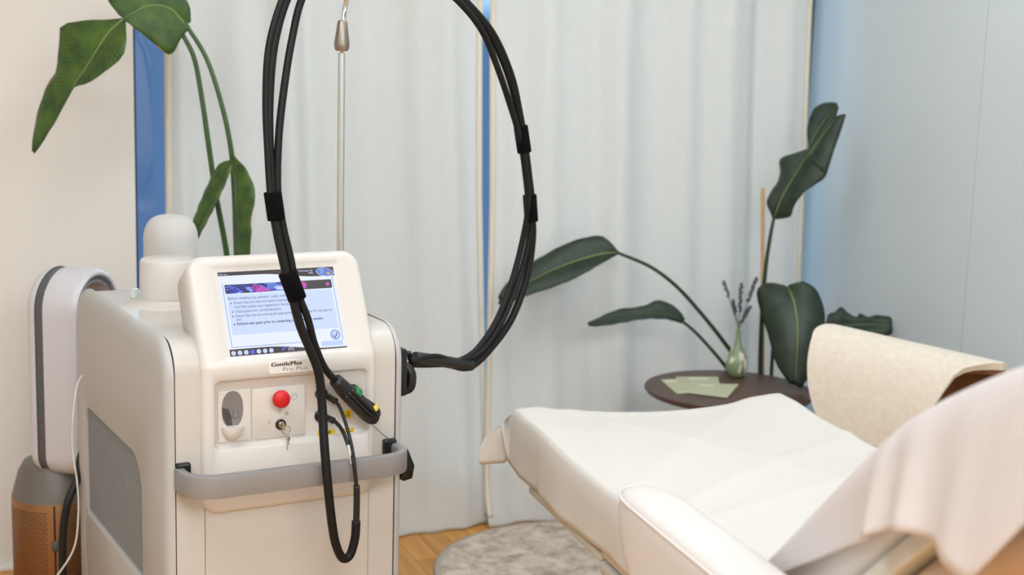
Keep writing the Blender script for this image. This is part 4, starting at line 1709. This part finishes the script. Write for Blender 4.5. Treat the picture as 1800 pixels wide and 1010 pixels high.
# big torn leaf reaching left
leaf(lpl, [
    ([(326, 44, 3.62), (300, 16, 3.60), (265, 9, 3.57), (238, 20, 3.55), (216, 33, 3.53)],
     [(334, 50, 3.62), (320, 64, 3.61), (298, 96, 3.57), (258, 66, 3.55), (222, 38, 3.53)],
     [(336, 38, 3.63), (326, -2, 3.62), (260, -42, 3.60), (190, -10, 3.56), (210, 28, 3.53)]),
    ([(218, 33, 3.53), (190, 58, 3.51), (168, 92, 3.50), (148, 124, 3.495), (134, 144, 3.49), (106, 196, 3.48), (82, 236, 3.475), (60, 268, 3.47)],
     [(212, 33, 3.53), (140, 37, 3.54), (108, 46, 3.54), (104, 74, 3.535), (99, 122, 3.53), (80, 156, 3.515), (62, 215, 3.50), (56, 264, 3.475)],
     [(221, 38, 3.53), (222, 72, 3.47), (216, 98, 3.46), (182, 128, 3.46), (150, 148, 3.47), (128, 156, 3.475), (94, 220, 3.47), (61, 270, 3.47)]),
], 'leaf_left', 'midrib_light', 0.0032, 0.004)
# drooping leaf lower on the same plant
leaf(lpl, [
    ([(409, 276, 3.60), (413, 320, 3.57), (416, 370, 3.56), (419, 430, 3.56), (422, 500, 3.57)],
     [(407, 278, 3.60), (410, 320, 3.60), (412, 370, 3.60), (414, 430, 3.60), (418, 500, 3.59)],
     [(411, 272, 3.60), (436, 302, 3.55), (449, 342, 3.53), (443, 378, 3.53), (440, 440, 3.54), (430, 500, 3.56)]),
    ([(407, 282, 3.60), (396, 300, 3.60), (376, 345, 3.59), (356, 388, 3.58), (342, 420, 3.58)],
     [(406, 281, 3.60), (384, 290, 3.61), (358, 340, 3.61), (338, 392, 3.60), (333, 416, 3.59)],
     [(410, 284, 3.60), (404, 304, 3.58), (386, 346, 3.57), (366, 386, 3.565), (346, 424, 3.57)]),
], 'leaf_left', 'midrib_dark', 0.0026, 0.006)

# right plant, between the side table and the curtain
b_ = at(1345, 640, 4.36)
RP = Vector((b_.x, b_.y + 0.02, 0))
rpl = thing('potted_plant', 'dark green bird of paradise plant in the corner behind the round side table', 'plant', RP, 0.0)
pot(rpl, 0.125, 0.28, 'pot_clay')
gb = RP + Vector((0, 0, 0.25))
stem(rpl, [(1322, 700, 4.36), (1296, 636, 4.35), (1272, 600, 4.34), (1232, 550, 4.32), (1188, 502, 4.30), (1142, 468, 4.28), (1086, 444, 4.26)], 0.0078, 0.005, 'stem_dark', gb + Vector((-0.03, 0, 0)))
stem(rpl, [(1310, 700, 4.32), (1276, 645, 4.31), (1238, 600, 4.30), (1214, 576, 4.29), (1196, 562, 4.28)], 0.0065, 0.0045, 'stem_dark', gb + Vector((-0.04, -0.03, 0)))
stem(rpl, [(1336, 700, 4.33), (1337, 620, 4.32), (1340, 540, 4.31), (1346, 470, 4.30), (1354, 415, 4.29), (1361, 380, 4.29)], 0.0085, 0.005, 'stem_dark', gb + Vector((-0.005, -0.03, 0)))
stem(rpl, [(1354, 690, 4.34), (1360, 600, 4.33), (1372, 540, 4.30), (1385, 505, 4.26)], 0.0065, 0.005, 'stem_dark', gb + Vector((0.02, -0.02, 0)))
stem(rpl, [(1395, 690, 4.34), (1430, 620, 4.34), (1450, 588, 4.30)], 0.0060, 0.004, 'stem_dark', gb + Vector((0.04, 0, 0)))
leaf(rpl, [([(1087, 444, 4.26), (1060, 446, 4.24), (1011, 459, 4.21), (965, 477, 4.18), (920, 501, 4.15), (878, 530, 4.13)],
            [(1086, 441, 4.26), (1070, 422, 4.27), (1048, 414, 4.27), (1000, 426, 4.245), (943, 456, 4.215), (897, 490, 4.17), (876, 520, 4.14)],
            [(1086, 447, 4.26), (1054, 465, 4.19), (1011, 489, 4.15), (968, 506, 4.13), (925, 520, 4.11), (892, 534, 4.11), (876, 535, 4.12)])],
     'leaf_right', 'midrib_light', 0.0034)
leaf(rpl, [([(1200, 564, 4.28), (1176, 553, 4.26), (1140, 551, 4.24), (1100, 556, 4.22), (1060, 566, 4.20), (1034, 570, 4.19)],
            [(1203, 560, 4.28), (1193, 544, 4.29), (1160, 527, 4.29), (1128, 538, 4.27), (1088, 543, 4.25), (1056, 556, 4.22), (1032, 568, 4.19)],
            [(1197, 568, 4.27), (1170, 561, 4.22), (1130, 561, 4.20), (1090, 568, 4.19), (1058, 573, 4.18), (1034, 573, 4.18)])],
     'leaf_right', 'midrib_dark', 0.0024)
leaf(rpl, [([(1361, 382, 4.29), (1374, 348, 4.27), (1396, 310, 4.26), (1416, 278, 4.25), (1425, 264, 4.25)],
            [(1358, 382, 4.29), (1348, 352, 4.30), (1370, 312, 4.31), (1371, 280, 4.31), (1394, 270, 4.29), (1421, 261, 4.26)],
            [(1366, 385, 4.28), (1390, 380, 4.25), (1396, 362, 4.24), (1416, 336, 4.22), (1450, 312, 4.21), (1458, 286, 4.22)]),
           ([(1418, 275, 4.25), (1434, 252, 4.25), (1450, 230, 4.26), (1465, 212, 4.27), (1480, 204, 4.28)],
            [(1416, 274, 4.25), (1432, 250, 4.25), (1448, 228, 4.26), (1462, 211, 4.27), (1480, 203, 4.28)],
            [(1452, 308, 4.21), (1460, 284, 4.21), (1467, 262, 4.22), (1477, 234, 4.24), (1487, 202, 4.27)]),
           ([(1423, 262, 4.26), (1430, 242, 4.28), (1445, 218, 4.30), (1460, 198, 4.31), (1472, 186, 4.32)],
            [(1422, 260, 4.26), (1419, 226, 4.30), (1430, 192, 4.33), (1452, 180, 4.34), (1471, 181, 4.33)],
            [(1425, 264, 4.25), (1437, 244, 4.26), (1452, 226, 4.27), (1468, 208, 4.29), (1474, 190, 4.32)])],
     'leaf_right', 'midrib_light', 0.003)
leaf(rpl, [([(1386, 506, 4.25), (1397, 536, 4.17), (1402, 576, 4.13), (1401, 620, 4.10), (1398, 676, 4.08)],
            [(1378, 505, 4.26), (1356, 496, 4.27), (1331, 508, 4.24), (1336, 545, 4.20), (1350, 588, 4.16), (1364, 638, 4.12), (1388, 674, 4.085)],
            [(1391, 503, 4.25), (1410, 494, 4.24), (1434, 508, 4.21), (1449, 545, 4.17), (1448, 588, 4.14), (1434, 642, 4.10), (1408, 682, 4.075)])],
     'leaf_right', 'midrib_light', 0.0036, 0.010)
leaf(rpl, [([(1449, 585, 4.30), (1480, 575, 4.29), (1515, 570, 4.28), (1545, 570, 4.27), (1568, 572, 4.27)],
            [(1450, 574, 4.31), (1456, 552, 4.32), (1466, 549, 4.32), (1479, 539, 4.31), (1490, 549, 4.305), (1505, 557, 4.30), (1512, 550, 4.30), (1526, 557, 4.29), (1542, 553, 4.29), (1566, 557, 4.28)],
            [(1450, 592, 4.27), (1480, 600, 4.24), (1515, 604, 4.23), (1545, 598, 4.24), (1568, 586, 4.26)])],
     'leaf_right', 'midrib_dark', 0.0024, 0.008)
a, b_ = at(1341, 330, 4.37), at(1340, 690, 4.37)
stk = a.copy()
V, F = tube([Vector((b_.x, b_.y, 0.255)), b_, a], 0.0062, 10)
o = build('support_stake', V, F, 'stake_wood', None, angle=50)
place(o, (b_.x, b_.y, 0.255))
tag(o, 'thin wooden stake standing in the plant pot in the corner', 'stake')

# ------------------------------------------------------------------ side table and what stands on it
TZ = 0.50
TC = Vector((0.645, 4.08, 0))
tb = thing('side_table', 'round dark walnut side table in front of the curtain', 'table', TC, WA)
V, F = lathe([(0.0005, TZ - 0.022), (0.225, TZ - 0.022), (0.240, TZ - 0.016), (0.247, TZ - 0.007), (0.2475, TZ - 0.003), (0.245, TZ), (0.0005, TZ)], 72)
build('table_top', V, F, 'walnut', tb, angle=50)
V, F = lathe([(0.0005, 0.06), (0.016, 0.06), (0.018, 0.08), (0.016, 0.25), (0.020, 0.44), (0.05, TZ - 0.022), (0.0005, TZ - 0.022)], 28)
build('pedestal', V, F, 'walnut', tb)
for a in (27, 137, 277):
    a = math.radians(a) - WA
    V, F = tube(catmull([Vector((0.012 * math.cos(a), 0.012 * math.sin(a), 0.10)), Vector((0.06 * math.cos(a), 0.06 * math.sin(a), 0.045)), Vector((0.098 * math.cos(a), 0.098 * math.sin(a), 0.009))], 6), 0.009, 10)
    build('foot', V, F, 'walnut', tb)


def card(corners, label, lift, prints):
    P = [atz(x, y, TZ + lift) for x, y in corners]
    c = sum(P, Vector()) / len(P)
    r = thing('leaflet', label, 'leaflet', (c.x, c.y, TZ + lift), 0.0, 'leaflets on the side table')
    v = [p - c for p in P]
    V = [Vector((q.x, q.y, 0.0)) for q in v] + [Vector((q.x, q.y, 0.0007)) for q in v]
    F = [(3, 2, 1, 0), (4, 5, 6, 7), (0, 1, 5, 4), (1, 2, 6, 5), (2, 3, 7, 6), (3, 0, 4, 7)]
    build('paper', V, F, 'card_green', r, smooth=False)
    for (s0, s1, t0, t1) in prints:
        def mixq(s, t):
            return (v[0].lerp(v[1], s)).lerp(v[3].lerp(v[2], s), t)
        Q = [mixq(s0, t0), mixq(s1, t0), mixq(s1, t1), mixq(s0, t1)]
        build('printed_block', [(q.x, q.y, 0.0009) for q in Q], [(0, 1, 2, 3)], 'card_print', r, smooth=False, fix=False)


card([(1161, 667), (1206, 665), (1236, 689), (1190, 692)], 'pale green leaflet nearest the left edge of the side table', 0.0002, [(0.1, 0.8, 0.08, 0.2)])
card([(1188, 662), (1262, 662), (1266, 682), (1196, 683)], 'pale green leaflet at the back of the fanned leaflets', 0.0012, [(0.3, 0.75, 0.1, 0.25)])
card([(1226, 674), (1299, 675), (1278, 699), (1206, 690)], 'pale green leaflet in front of the others, nearest the treatment bed', 0.0022, [(0.1, 0.45, 0.1, 0.25)])

VP = atz(1294, 661, TZ)
vs = thing('bud_vase', 'small green and cream glazed bulb vase on the side table', 'vase', (VP.x, VP.y, TZ), 0.0)
k_ = 1.0
V, F = lathe([(0.0005, 0.0), (0.020, 0.0), (0.027, 0.006), (0.0335, 0.024), (0.0345, 0.040), (0.031, 0.058), (0.022, 0.078), (0.012, 0.098), (0.0078, 0.116), (0.0072, 0.134), (0.0088, 0.142),
             (0.0068, 0.142), (0.0055, 0.12), (0.006, 0.10)], 40)
build('vase_body', V, F, 'vase_glaze', vs, angle=70)
neck = Vector((VP.x, VP.y, TZ + 0.140))
rnd = random.Random(4)
names = ['dried lavender sprig leaning furthest to the left in the vase', 'short dried lavender sprig left of the middle of the vase', 'tallest upright dried lavender sprig in the middle of the vase',
         'dried lavender sprig leaning furthest to the right in the vase', 'low dried lavender sprig right of the middle of the vase']
for (tx, ty, hd, dep), lab in zip(((1272, 496, 0.05, 0.0), (1288, 528, 0.05, -0.02), (1303, 500, 0.085, 0.01), (1329, 490, 0.075, 0.0), (1318, 540, 0.06, -0.02)), names):
    tip = at(tx, ty, VP.y + dep)
    r = thing('lavender_sprig', lab, 'dried flower', neck - Vector((0, 0, 0.05)), 0.0, 'lavender in the vase')
    mid = neck.lerp(tip, 0.5) + Vector((0, 0, 0.008))
    P = catmull([neck - Vector((0, 0, 0.05)), neck, mid, tip], 8)
    V, F = tube(P, 0.0015, 6)
    build('stem', V, F, 'lavender_stem', r, world_co=True)
    parts = []
    d = (tip - mid).normalized()
    nb = int(hd / 0.0045)
    for k in range(nb):
        c = tip - d * (hd * k / nb)
        for q in range(2):
            ang = rnd.uniform(0, 6.28)
            off = Vector((math.cos(ang), math.sin(ang), 0.2)) * 0.0035
            v, f = lathe([(0.0003, -0.0055), (0.0031, -0.002), (0.0033, 0.0015), (0.0003, 0.006)], 6, c + off)
            parts.append((v, f))
    V, F = join(*parts)
    o = build('flower_spike', V, F, 'lavender_bud', r, world_co=True)

# ------------------------------------------------------------------ cream lounge chair
CLf, CRt = at(1436, 612, 3.86), at(1764, 641, 3.62)
CLf.z = at(1490, 577, 3.83).z + 0.012
CRt.z = at(1752, 636, 3.63).z
chr_ = thing('lounge_chair', 'cream boucle lounge chair with walnut shell beside the treatment bed', 'chair', ((CLf.x + CRt.x) / 2 + 0.02, 3.95, 0), 0.0)
ax = CRt - CLf
axn = Vector((ax.x, ax.y, 0)).normalized()
near = Vector((axn.y, -axn.x, 0))
profc = catmull([Vector((-0.130, -0.21, 0)), Vector((-0.128, -0.15, 0)), Vector((-0.115, -0.085, 0)), Vector((-0.085, -0.040, 0)), Vector((-0.045, -0.010, 0)), Vector((0, 0, 0)), Vector((0.045, -0.022, 0)), Vector((0.078, -0.075, 0)), Vector((0.098, -0.16, 0)), Vector((0.104, -0.26, 0)), Vector((0.098, -0.37, 0))], 6)
profc = resample(profc, 40)


def back_surface(d, s_end, shrink, rows=40, cols=28):
    """curved backrest skin, d = offset along the normal towards the inside"""
    V, F = [], []
    for i in range(rows + 1):
        s = s_end * ((i / rows) ** 1.9 if s_end else 0)
        q = min(1.0, (s + 0.0005) / 0.52)
        h = (1 - (1 - q) ** 2.1) ** (1 / 2.1)
        mid_ = 0.55
        h_lo = 0.12 + 0.20 * math.sqrt(s / 0.1) if s < 0.1 else min(1.0, 0.32 + 0.68 * ((s - 0.1) / 0.35))
        if s < 1e-4:
            h_lo = h
        lo, hi = mid_ - (mid_ - shrink) * h_lo, mid_ + (1 - shrink - mid_) * h
        if s > 0.50:
            hi = min(hi, (1.0 - (s - 0.50) / 0.29 * 0.50 if s < 0.79 else 0.50 - (s - 0.79) / 0.21 * 0.10) - shrink)
        c = CLf + ax * s
        for k in range(cols + 1):
            t = lo + (hi - lo) * k / cols
            f_ = t * (len(profc) - 1)
            a = min(len(profc) - 2, int(f_))
            p0 = profc[a].lerp(profc[a + 1], f_ - a)
            tg = (profc[a + 1] - profc[a]).normalized()
            nr = Vector((-tg.y, tg.x, 0))
            if nr.x * 1 + nr.y * 0.5 < 0 and t > 0.45:
                nr = -nr
            if t <= 0.45 and nr.y < 0:
                nr = -nr
            p0 = p0 - nr * d
            V.append(c + near * p0.x + Vector((0, 0, p0.y)))
    n = cols + 1
    for i in range(rows):
        for k in range(cols):
            q = i * n + k
            F.append((q, q + 1, q + n + 1, q + n))
    return V, F


def shell_of(d0, d1, s_end, shrink):
    V0, F0 = back_surface(d0, s_end, shrink)
    V1, F1 = back_surface(d1, s_end, shrink)
    n = len(V0)
    rows, cols = 40, 28
    F = list(F0) + [tuple(i + n for i in f[::-1]) for f in F1]
    w_ = cols + 1
    rim = [k for k in range(cols + 1)] + [i * w_ + cols for i in range(1, rows + 1)] + [rows * w_ + k for k in range(cols - 1, -1, -1)] + [i * w_ for i in range(rows - 1, 0, -1)]
    for a, b in zip(rim, rim[1:] + rim[:1]):
        F.append((a, b, b + n, a + n))
    return V0 + V1, F


V, F = shell_of(0.0, 0.020, 1.0, 0.0)
build('backrest_pad', V, F, 'chair_cream', chr_, world_co=True, angle=60)
V, F = shell_of(0.0225, 0.036, 0.995, 0.015)
build('backrest_shell', V, F, 'veneer', chr_, world_co=True, angle=60)
cb_ = Vector(chr_.location)
V, F = box(-0.20, 0.16, -0.14, 0.16, 0.33, 0.41, 0.03, 3)
build('seat', V, F, 'chair_cream', chr_)
V, F = box(-0.21, 0.17, -0.15, 0.17, 0.312, 0.328, 0.004)
build('seat_shell', V, F, 'veneer', chr_, smooth=False)
for sx in (-0.17, 0.13):
    for sy in (-0.11, 0.13):
        V, F = tube([Vector((sx * 1.12, sy * 1.12, 0.0)), Vector((sx, sy, 0.315))], lambda t: 0.011 + 0.005 * t, 12)
        build('leg', V, F, 'veneer', chr_)
V, F = tube(catmull([Vector((-0.02, -0.12, 0.32)), Vector((-0.02, -0.18, 0.34)), Vector((-0.02, -0.2, 0.42))], 6), 0.014, 10)
build('back_support', V, F, 'veneer', chr_)

# ------------------------------------------------------------------ treatment bed
BA = math.radians(17.5)
BO = Vector((0.0115, 3.03, 0))
BX = Vector((math.cos(BA), math.sin(BA), 0))
BY = Vector((math.sin(BA), -math.cos(BA), 0))
BW = 0.648
# the bed's own frame: x across (away from the camera side), y along it towards the head end, z up
bed = bpy.data.objects.new('treatment_bed', None)
C.objects.link(bed)
bed.empty_display_size = 0.05
bed.location = BO
bed.rotation_euler = (0, 0, BA)
bed['label'] = 'cream leather treatment bed with armrest and raised backrest on the right'
bed['category'] = 'treatment bed'


def bl_(x, y, z):           # bed coordinates -> Empty-local (its local y points the other way)
    return Vector((x, -y, z))


ZS = 0.678


def bedbox(x0, x1, y0, y1, z0, z1, bev=0.0, seg=2):
    V, F = box(x0, x1, y0, y1, z0, z1, bev, seg)
    return [bl_(*v) for v in V], F


V, F = bedbox(0.006, BW - 0.006, 0.002, 0.52, 0.546, ZS - 0.024, 0.018, 3)
build('foot_cushion', V, F, 'leather', bed)
V, F = bedbox(0.006, BW - 0.006, 0.524, 1.13, 0.530, ZS - 0.004, 0.018, 3)
build('seat_cushion', V, F, 'leather', bed)
V, F = bedbox(0.004, BW - 0.004, 0.105, 0.535, 0.526, 0.5455, 0.005)
build('foot_rail', V, F, 'rail_beige', bed)
V, F = bedbox(0.004, BW - 0.004, 0.535, 1.14, 0.505, 0.5295, 0.006)
build('seat_rail', V, F, 'rail_beige', bed)
V, F = bedbox(0.05, BW - 0.05, 0.55, 1.12, 0.42, 0.50, 0.03, 3)
build('under_shell', V, F, 'shell_tan', bed)
V, F = bedbox(0.20, BW - 0.20, 0.72, 1.02, 0.07, 0.43, 0.02, 3)
build('lift_column', V, F, 'rail_beige', bed)
V, F = bedbox(0.10, BW - 0.10, 0.50, 1.30, 0.0, 0.075, 0.02, 3)
build('floor_base', V, F, 'rail_beige', bed)

# backrest: profile (y, z) of its front surface, swept across the width
BP = [(1.085, 0.664), (1.13, 0.706), (1.216, 0.783), (1.30, 0.863), (1.39, 0.946), (1.442, 0.992), (1.503, 1.041), (1.585, 1.092), (1.695, 1.148), (1.82, 1.200), (1.93, 1.240)]
BPc = resample(catmull([Vector((a, b, 0)) for a, b in BP], 6), 40)


def back_off(d, i):
    a, b = BPc[max(0, i - 1)], BPc[min(len(BPc) - 1, i + 1)]
    t = (b - a).normalized()
    nrm = Vector((t.y, -t.x, 0))         # towards the underside
    return BPc[i] + nrm * d


def back_slab(name, d0, d1, x0, x1, i0, i1, mtl, rnd_=0.012):
    loops = []
    for i in range(i0, i1 + 1):
        e = 1.0
        if i in (i0, i1):
            e = 0.5
        sec = []
        th = d1 - d0
        cr = min(rnd_, th * 0.45)
        loop2 = rrect(x0, x1, d0 + (0 if e == 1 else cr * 0.5), d1 - (0 if e == 1 else cr * 0.5), cr, 4)
        for xx, dd in loop2:
            p = back_off(dd, i)
            sec.append(bl_(xx, p.x, p.y))
        loops.append(sec)
    V, F = loft(loops)
    return build(name, V, F, mtl, bed, angle=60)


back_slab('backrest_cushion', 0.004, 0.105, 0.004, BW - 0.004, 0, 39, 'leather', 0.02)
back_slab('backrest_rail', 0.107, 0.135, 0.0, BW, 3, 39, 'rail_beige', 0.006)
back_slab('backrest_shell', 0.136, 0.20, 0.012, BW - 0.012, 4, 39, 'shell_tan', 0.03)


def armrest(x0, x1, name_mirror=False):
    ax_c = 0.5 * (x0 + x1)
    hw = 0.5 * (x1 - x0)
    rows = [(0.7985, 0.918, 0.30), (0.7970, 0.905, 0.65), (0.792, 0.892, 0.88), (0.786, 0.884, 0.97), (0.780, 0.880, 1.0), (0.755, 0.874, 1.0), (0.72, 0.884, 1.0), (0.69, 0.908, 1.0),
            (0.66, 0.948, 0.98), (0.63, 1.0, 0.95), (0.60, 1.07, 0.88), (0.585, 1.14, 0.75)]
    loops = []
    for z_, yf, k in rows:
        h = hw * k
        lpq = []
        for q in range(13):
            a = math.pi * q / 12
            lpq.append(bl_(ax_c - h * math.cos(a), yf + hw * 2.1 - hw * 2.1 * k * math.sin(a) ** 0.9, z_))
        yb = 1.47 - (1 - k) * 0.03
        for q in range(13):
            a = math.pi * q / 12
            lpq.append(bl_(ax_c + h * math.cos(a), yb - hw + hw * k * math.sin(a), z_))
        loops.append(lpq)
    V, F = loft(loops)
    o = build('armrest', V, F, 'leather', bed)
    ring = [Vector(p) for p in loops[4]]
    c = sum(ring, Vector()) / len(ring)
    ring = [p + (Vector((p.x, p.y, 0)) - Vector((c.x, c.y, 0))).normalized() * 0.0006 + Vector((0, 0, 0.003)) for p in ring]
    ring.append(ring[0].copy())
    V, F = tube(ring, 0.0022, 8, False)
    build('piping', V, F, 'leather', o)
    V, F = bedbox(ax_c - 0.02, ax_c + 0.02, 1.10, 1.40, 0.50, 0.60, 0.008)
    build('armrest_bracket', V, F, 'rail_beige', o)


armrest(-0.126, -0.034)
armrest(BW + 0.034, BW + 0.126)

# paper sheet over seat and foot end -------------------------------------------
rnd = random.Random(21)


def wrinkle(x, y):
    s = 0.0
    s += 0.0035 * math.sin(9 * x - 4 * y + 1.0) * math.sin(2.1 * y + 0.4)
    s += 0.0022 * math.exp(-((x * 0.75 + y * 0.66 - 0.42) / 0.020) ** 2)
    s += 0.0026 * math.exp(-((x * 0.55 + y * 0.83 - 0.62) / 0.018) ** 2)
    s += 0.0020 * math.exp(-((x * 0.35 + y * 0.93 - 0.75) / 0.014) ** 2)
    s += 0.0018 * math.exp(-((x * 0.9 - y * 0.43 - 0.12) / 0.022) ** 2)
    s += 0.0015 * math.sin(31 * x + 12 * y) * math.exp(-((x - 0.05) / 0.08) ** 2)
    s += 0.0016 * math.sin(23 * y + 5 * x + 2)*math.exp(-((y - 0.06) / 0.08) ** 2)
    return s * 1.8


def sheet_z(x, y):
    # the foot cushion dips a little across the middle, the sheet bunches at the near corner and stands up at the far one
    dip = 0.016 * math.exp(-((y) / 0.22) ** 2) * math.sin(math.pi * min(1, max(0, (x - 0.06) / 0.52))) ** 0.8
    tent = 0.010 * math.exp(-((x - 0.635) / 0.06) ** 2) * math.exp(-(y / 0.12) ** 2)
    return ZS + 0.003 - dip + tent + wrinkle(x, y)


nx, ny = 64, 84
hang_l, hang_f = 0.128, 0.118
XS = [-(1 - k / 10) for k in range(10)] + [k / nx * BW for k in range(nx + 1)] + [BW + (k / 8) for k in range(1, 9)]
YS_ = [-(1 - k / 10) for k in range(10)] + [k / ny * 1.12 for k in range(ny + 1)]
V, F = [], []
for y in YS_:
    for x in XS:
        cx, cy = min(max(x, 0), BW), max(y, 0)
        z_ = sheet_z(cx, cy)
        px, py, pz = cx, cy, z_
        u_ = -x if x < 0 else (x - BW if x > BW else 0)
        v_ = -y if y < 0 else 0
        if u_ > 0:
            sgn = -1 if x < 0 else 1
            bulge_ = 0.008 * math.sin(min(1, u_ * 3) * math.pi / 2)
            px = cx + sgn * (bulge_ + 0.003 * math.sin(17 * cy + 2.2) * u_ + 0.0015 * math.sin(41 * cy) * u_)
            hl = hang_l + 0.010 * math.sin(5 * cy + 1) * (1 if sgn < 0 else 0)
            hl -= 0.006
            pz = z_ - hl * u_ * (1.0 if cy > 0.10 else 0.90 + cy)
            if sgn < 0:
                # pressed in by a fold along the side
                px -= u_ * (0.004 * math.exp(-((cy - 0.075) / 0.007) ** 2) + 0.003 * math.exp(-((cy - 0.205) / 0.007) ** 2))
                px += 0.010 * math.exp(-((cy - 0.18) / 0.03) ** 2) * u_ * 0.6
        if v_ > 0:
            bulge_ = 0.010 * math.sin(min(1, v_ * 3) * math.pi / 2)
            py = -(bulge_ + 0.012 * v_ + 0.004 * math.sin(19 * cx) * v_)
            pz = min(pz, z_ - hang_f * v_)
            if u_ > 0:
                sgn = -1 if x < 0 else 1
                # free corner: the paper stands out past the corner like a wing
                vv = min(1.0, v_ * 1.9)
                px = cx + sgn * (0.010 * u_ + 0.056 * u_ ** 0.8 * math.sin(vv * math.pi / 2))
                py = -(0.012 + 0.016 * v_)
                pz = z_ - 0.028 * u_ * (1 - v_) - 0.130 * v_
                px += 0.004 * math.sin(6 * v_)
        elif False:
            pass
        V.append(BO + BX * px + BY * py + Vector((0, 0, pz)))
w_ = len(XS)
for j in range(len(YS_) - 1):
    for i in range(w_ - 1):
        # the corner squares are open: side and foot drop hang free of each other
        q = j * w_ + i
        F.append((q, q + 1, q + w_ + 1, q + w_))
sheet = build('paper_sheet', V, F, 'bed_paper', None, smooth=True)
place(sheet, BO + Vector((0, 0, ZS)))
sm = sheet.modifiers.new('thickness', 'SOLIDIFY')
sm.thickness = 0.0007
sm.offset = 1.0
tag(sheet, 'white paper sheet spread over the seat and foot end of the treatment bed', 'paper sheet')

# thinner sheet draped over the raised backrest -----------------------------------
drop = [(1.10, 0.02), (1.20, 0.03), (1.25, 0.045), (1.33, 0.075), (1.40, 0.098), (1.455, 0.112), (1.47, 0.115), (1.50, 0.120), (1.53, 0.128), (1.56, 0.142), (1.60, 0.165), (1.64, 0.195), (1.675, 0.222), (1.69, 0.228), (1.72, 0.205), (1.76, 0.165), (1.80, 0.15), (1.93, 0.15)]


def drop_at(y):
    for (a, b), (c, d) in zip(drop, drop[1:]):
        if y <= c:
            return b + (d - b) * max(0, (y - a)) / (c - a)
    return drop[-1][1]


rows_, V, F = 110, [], []
BPf = resample(catmull([Vector((a, b, 0)) for a, b in BP], 8), rows_)
hn, tn, rn = 14, 20, 4
for i, p in enumerate(BPf):
    a_, c_ = BPf[max(0, i - 1)], BPf[min(rows_ - 1, i + 1)]
    t = (c_ - a_).normalized()
    nrm = Vector((-t.y, t.x, 0))          # out of the front surface
    y, z0 = p.x, p.y
    lift = 0.004
    fold1 = 0.020 * math.exp(-((y - 1.468) / 0.018) ** 2)
    fold2 = 0.016 * math.exp(-((y - 1.545) / 0.022) ** 2)
    fold3 = 0.012 * math.exp(-((y - 1.64) / 0.03) ** 2)
    for k in range(hn + 1):               # near hanging side, from the hem up
        u_ = 1 - k / hn
        d = drop_at(y) * u_
        stp = min(1.0, max(0.0, (y - 1.452) / 0.020))
        stp = stp * stp * (3 - 2 * stp) * (1.0 - 0.6 * min(1.0, max(0.0, (y - 1.49) / 0.12)))
        outw = 0.026 * stp * u_ ** 0.7 + 0.010 * math.sin(min(1.0, u_ * 4) * math.pi / 2) + (fold1 * 0.3 + fold2 * 0.9 - 0.012 * math.exp(-((y - 1.505) / 0.014) ** 2) + fold3) * u_ ** 0.8 + 0.012 * u_ * math.exp(-((y - 1.70) / 0.05) ** 2)
        q = p + nrm * lift * (1 - u_)
        # hangs straight down, with the hem pulled slightly to the head end in the folded part
        V.append(BO + BX * (-outw) + BY * (q.x + 0.012 * u_ * math.sin((y - 1.4) * 16) * (1 if y > 1.4 else 0)) + Vector((0, 0, q.y - d)))
    for k in range(1, tn):
        x = BW * k / tn
        q = p + nrm * (lift + 0.004 * math.sin(x * 19 + y * 11) + 0.004 * math.sin(math.pi * x / BW))
        V.append(BO + BX * x + BY * q.x + Vector((0, 0, q.y)))
    for k in range(rn + 1):
        u_ = k / rn
        V.append(BO + BX * (BW + 0.010 * math.sin(min(1, u_ * 4) * math.pi / 2)) + BY * p.x + Vector((0, 0, p.y - 0.12 * u_)))
w_ = hn + 1 + tn - 1 + rn + 1
for i in range(rows_ - 1):
    for k in range(w_ - 1):
        q = i * w_ + k
        F.append((q, q + 1, q + w_ + 1, q + w_))
drape = build('paper_drape', V, F, 'drape_paper', None, smooth=True)
place(drape, BO + BY * 1.5 + Vector((0, 0, 1.0)))
sm = drape.modifiers.new('thickness', 'SOLIDIFY')
sm.thickness = 0.0007
sm.offset = 1.0
tag(drape, 'translucent white paper sheet draped over the raised backrest, hem hanging down', 'paper sheet')
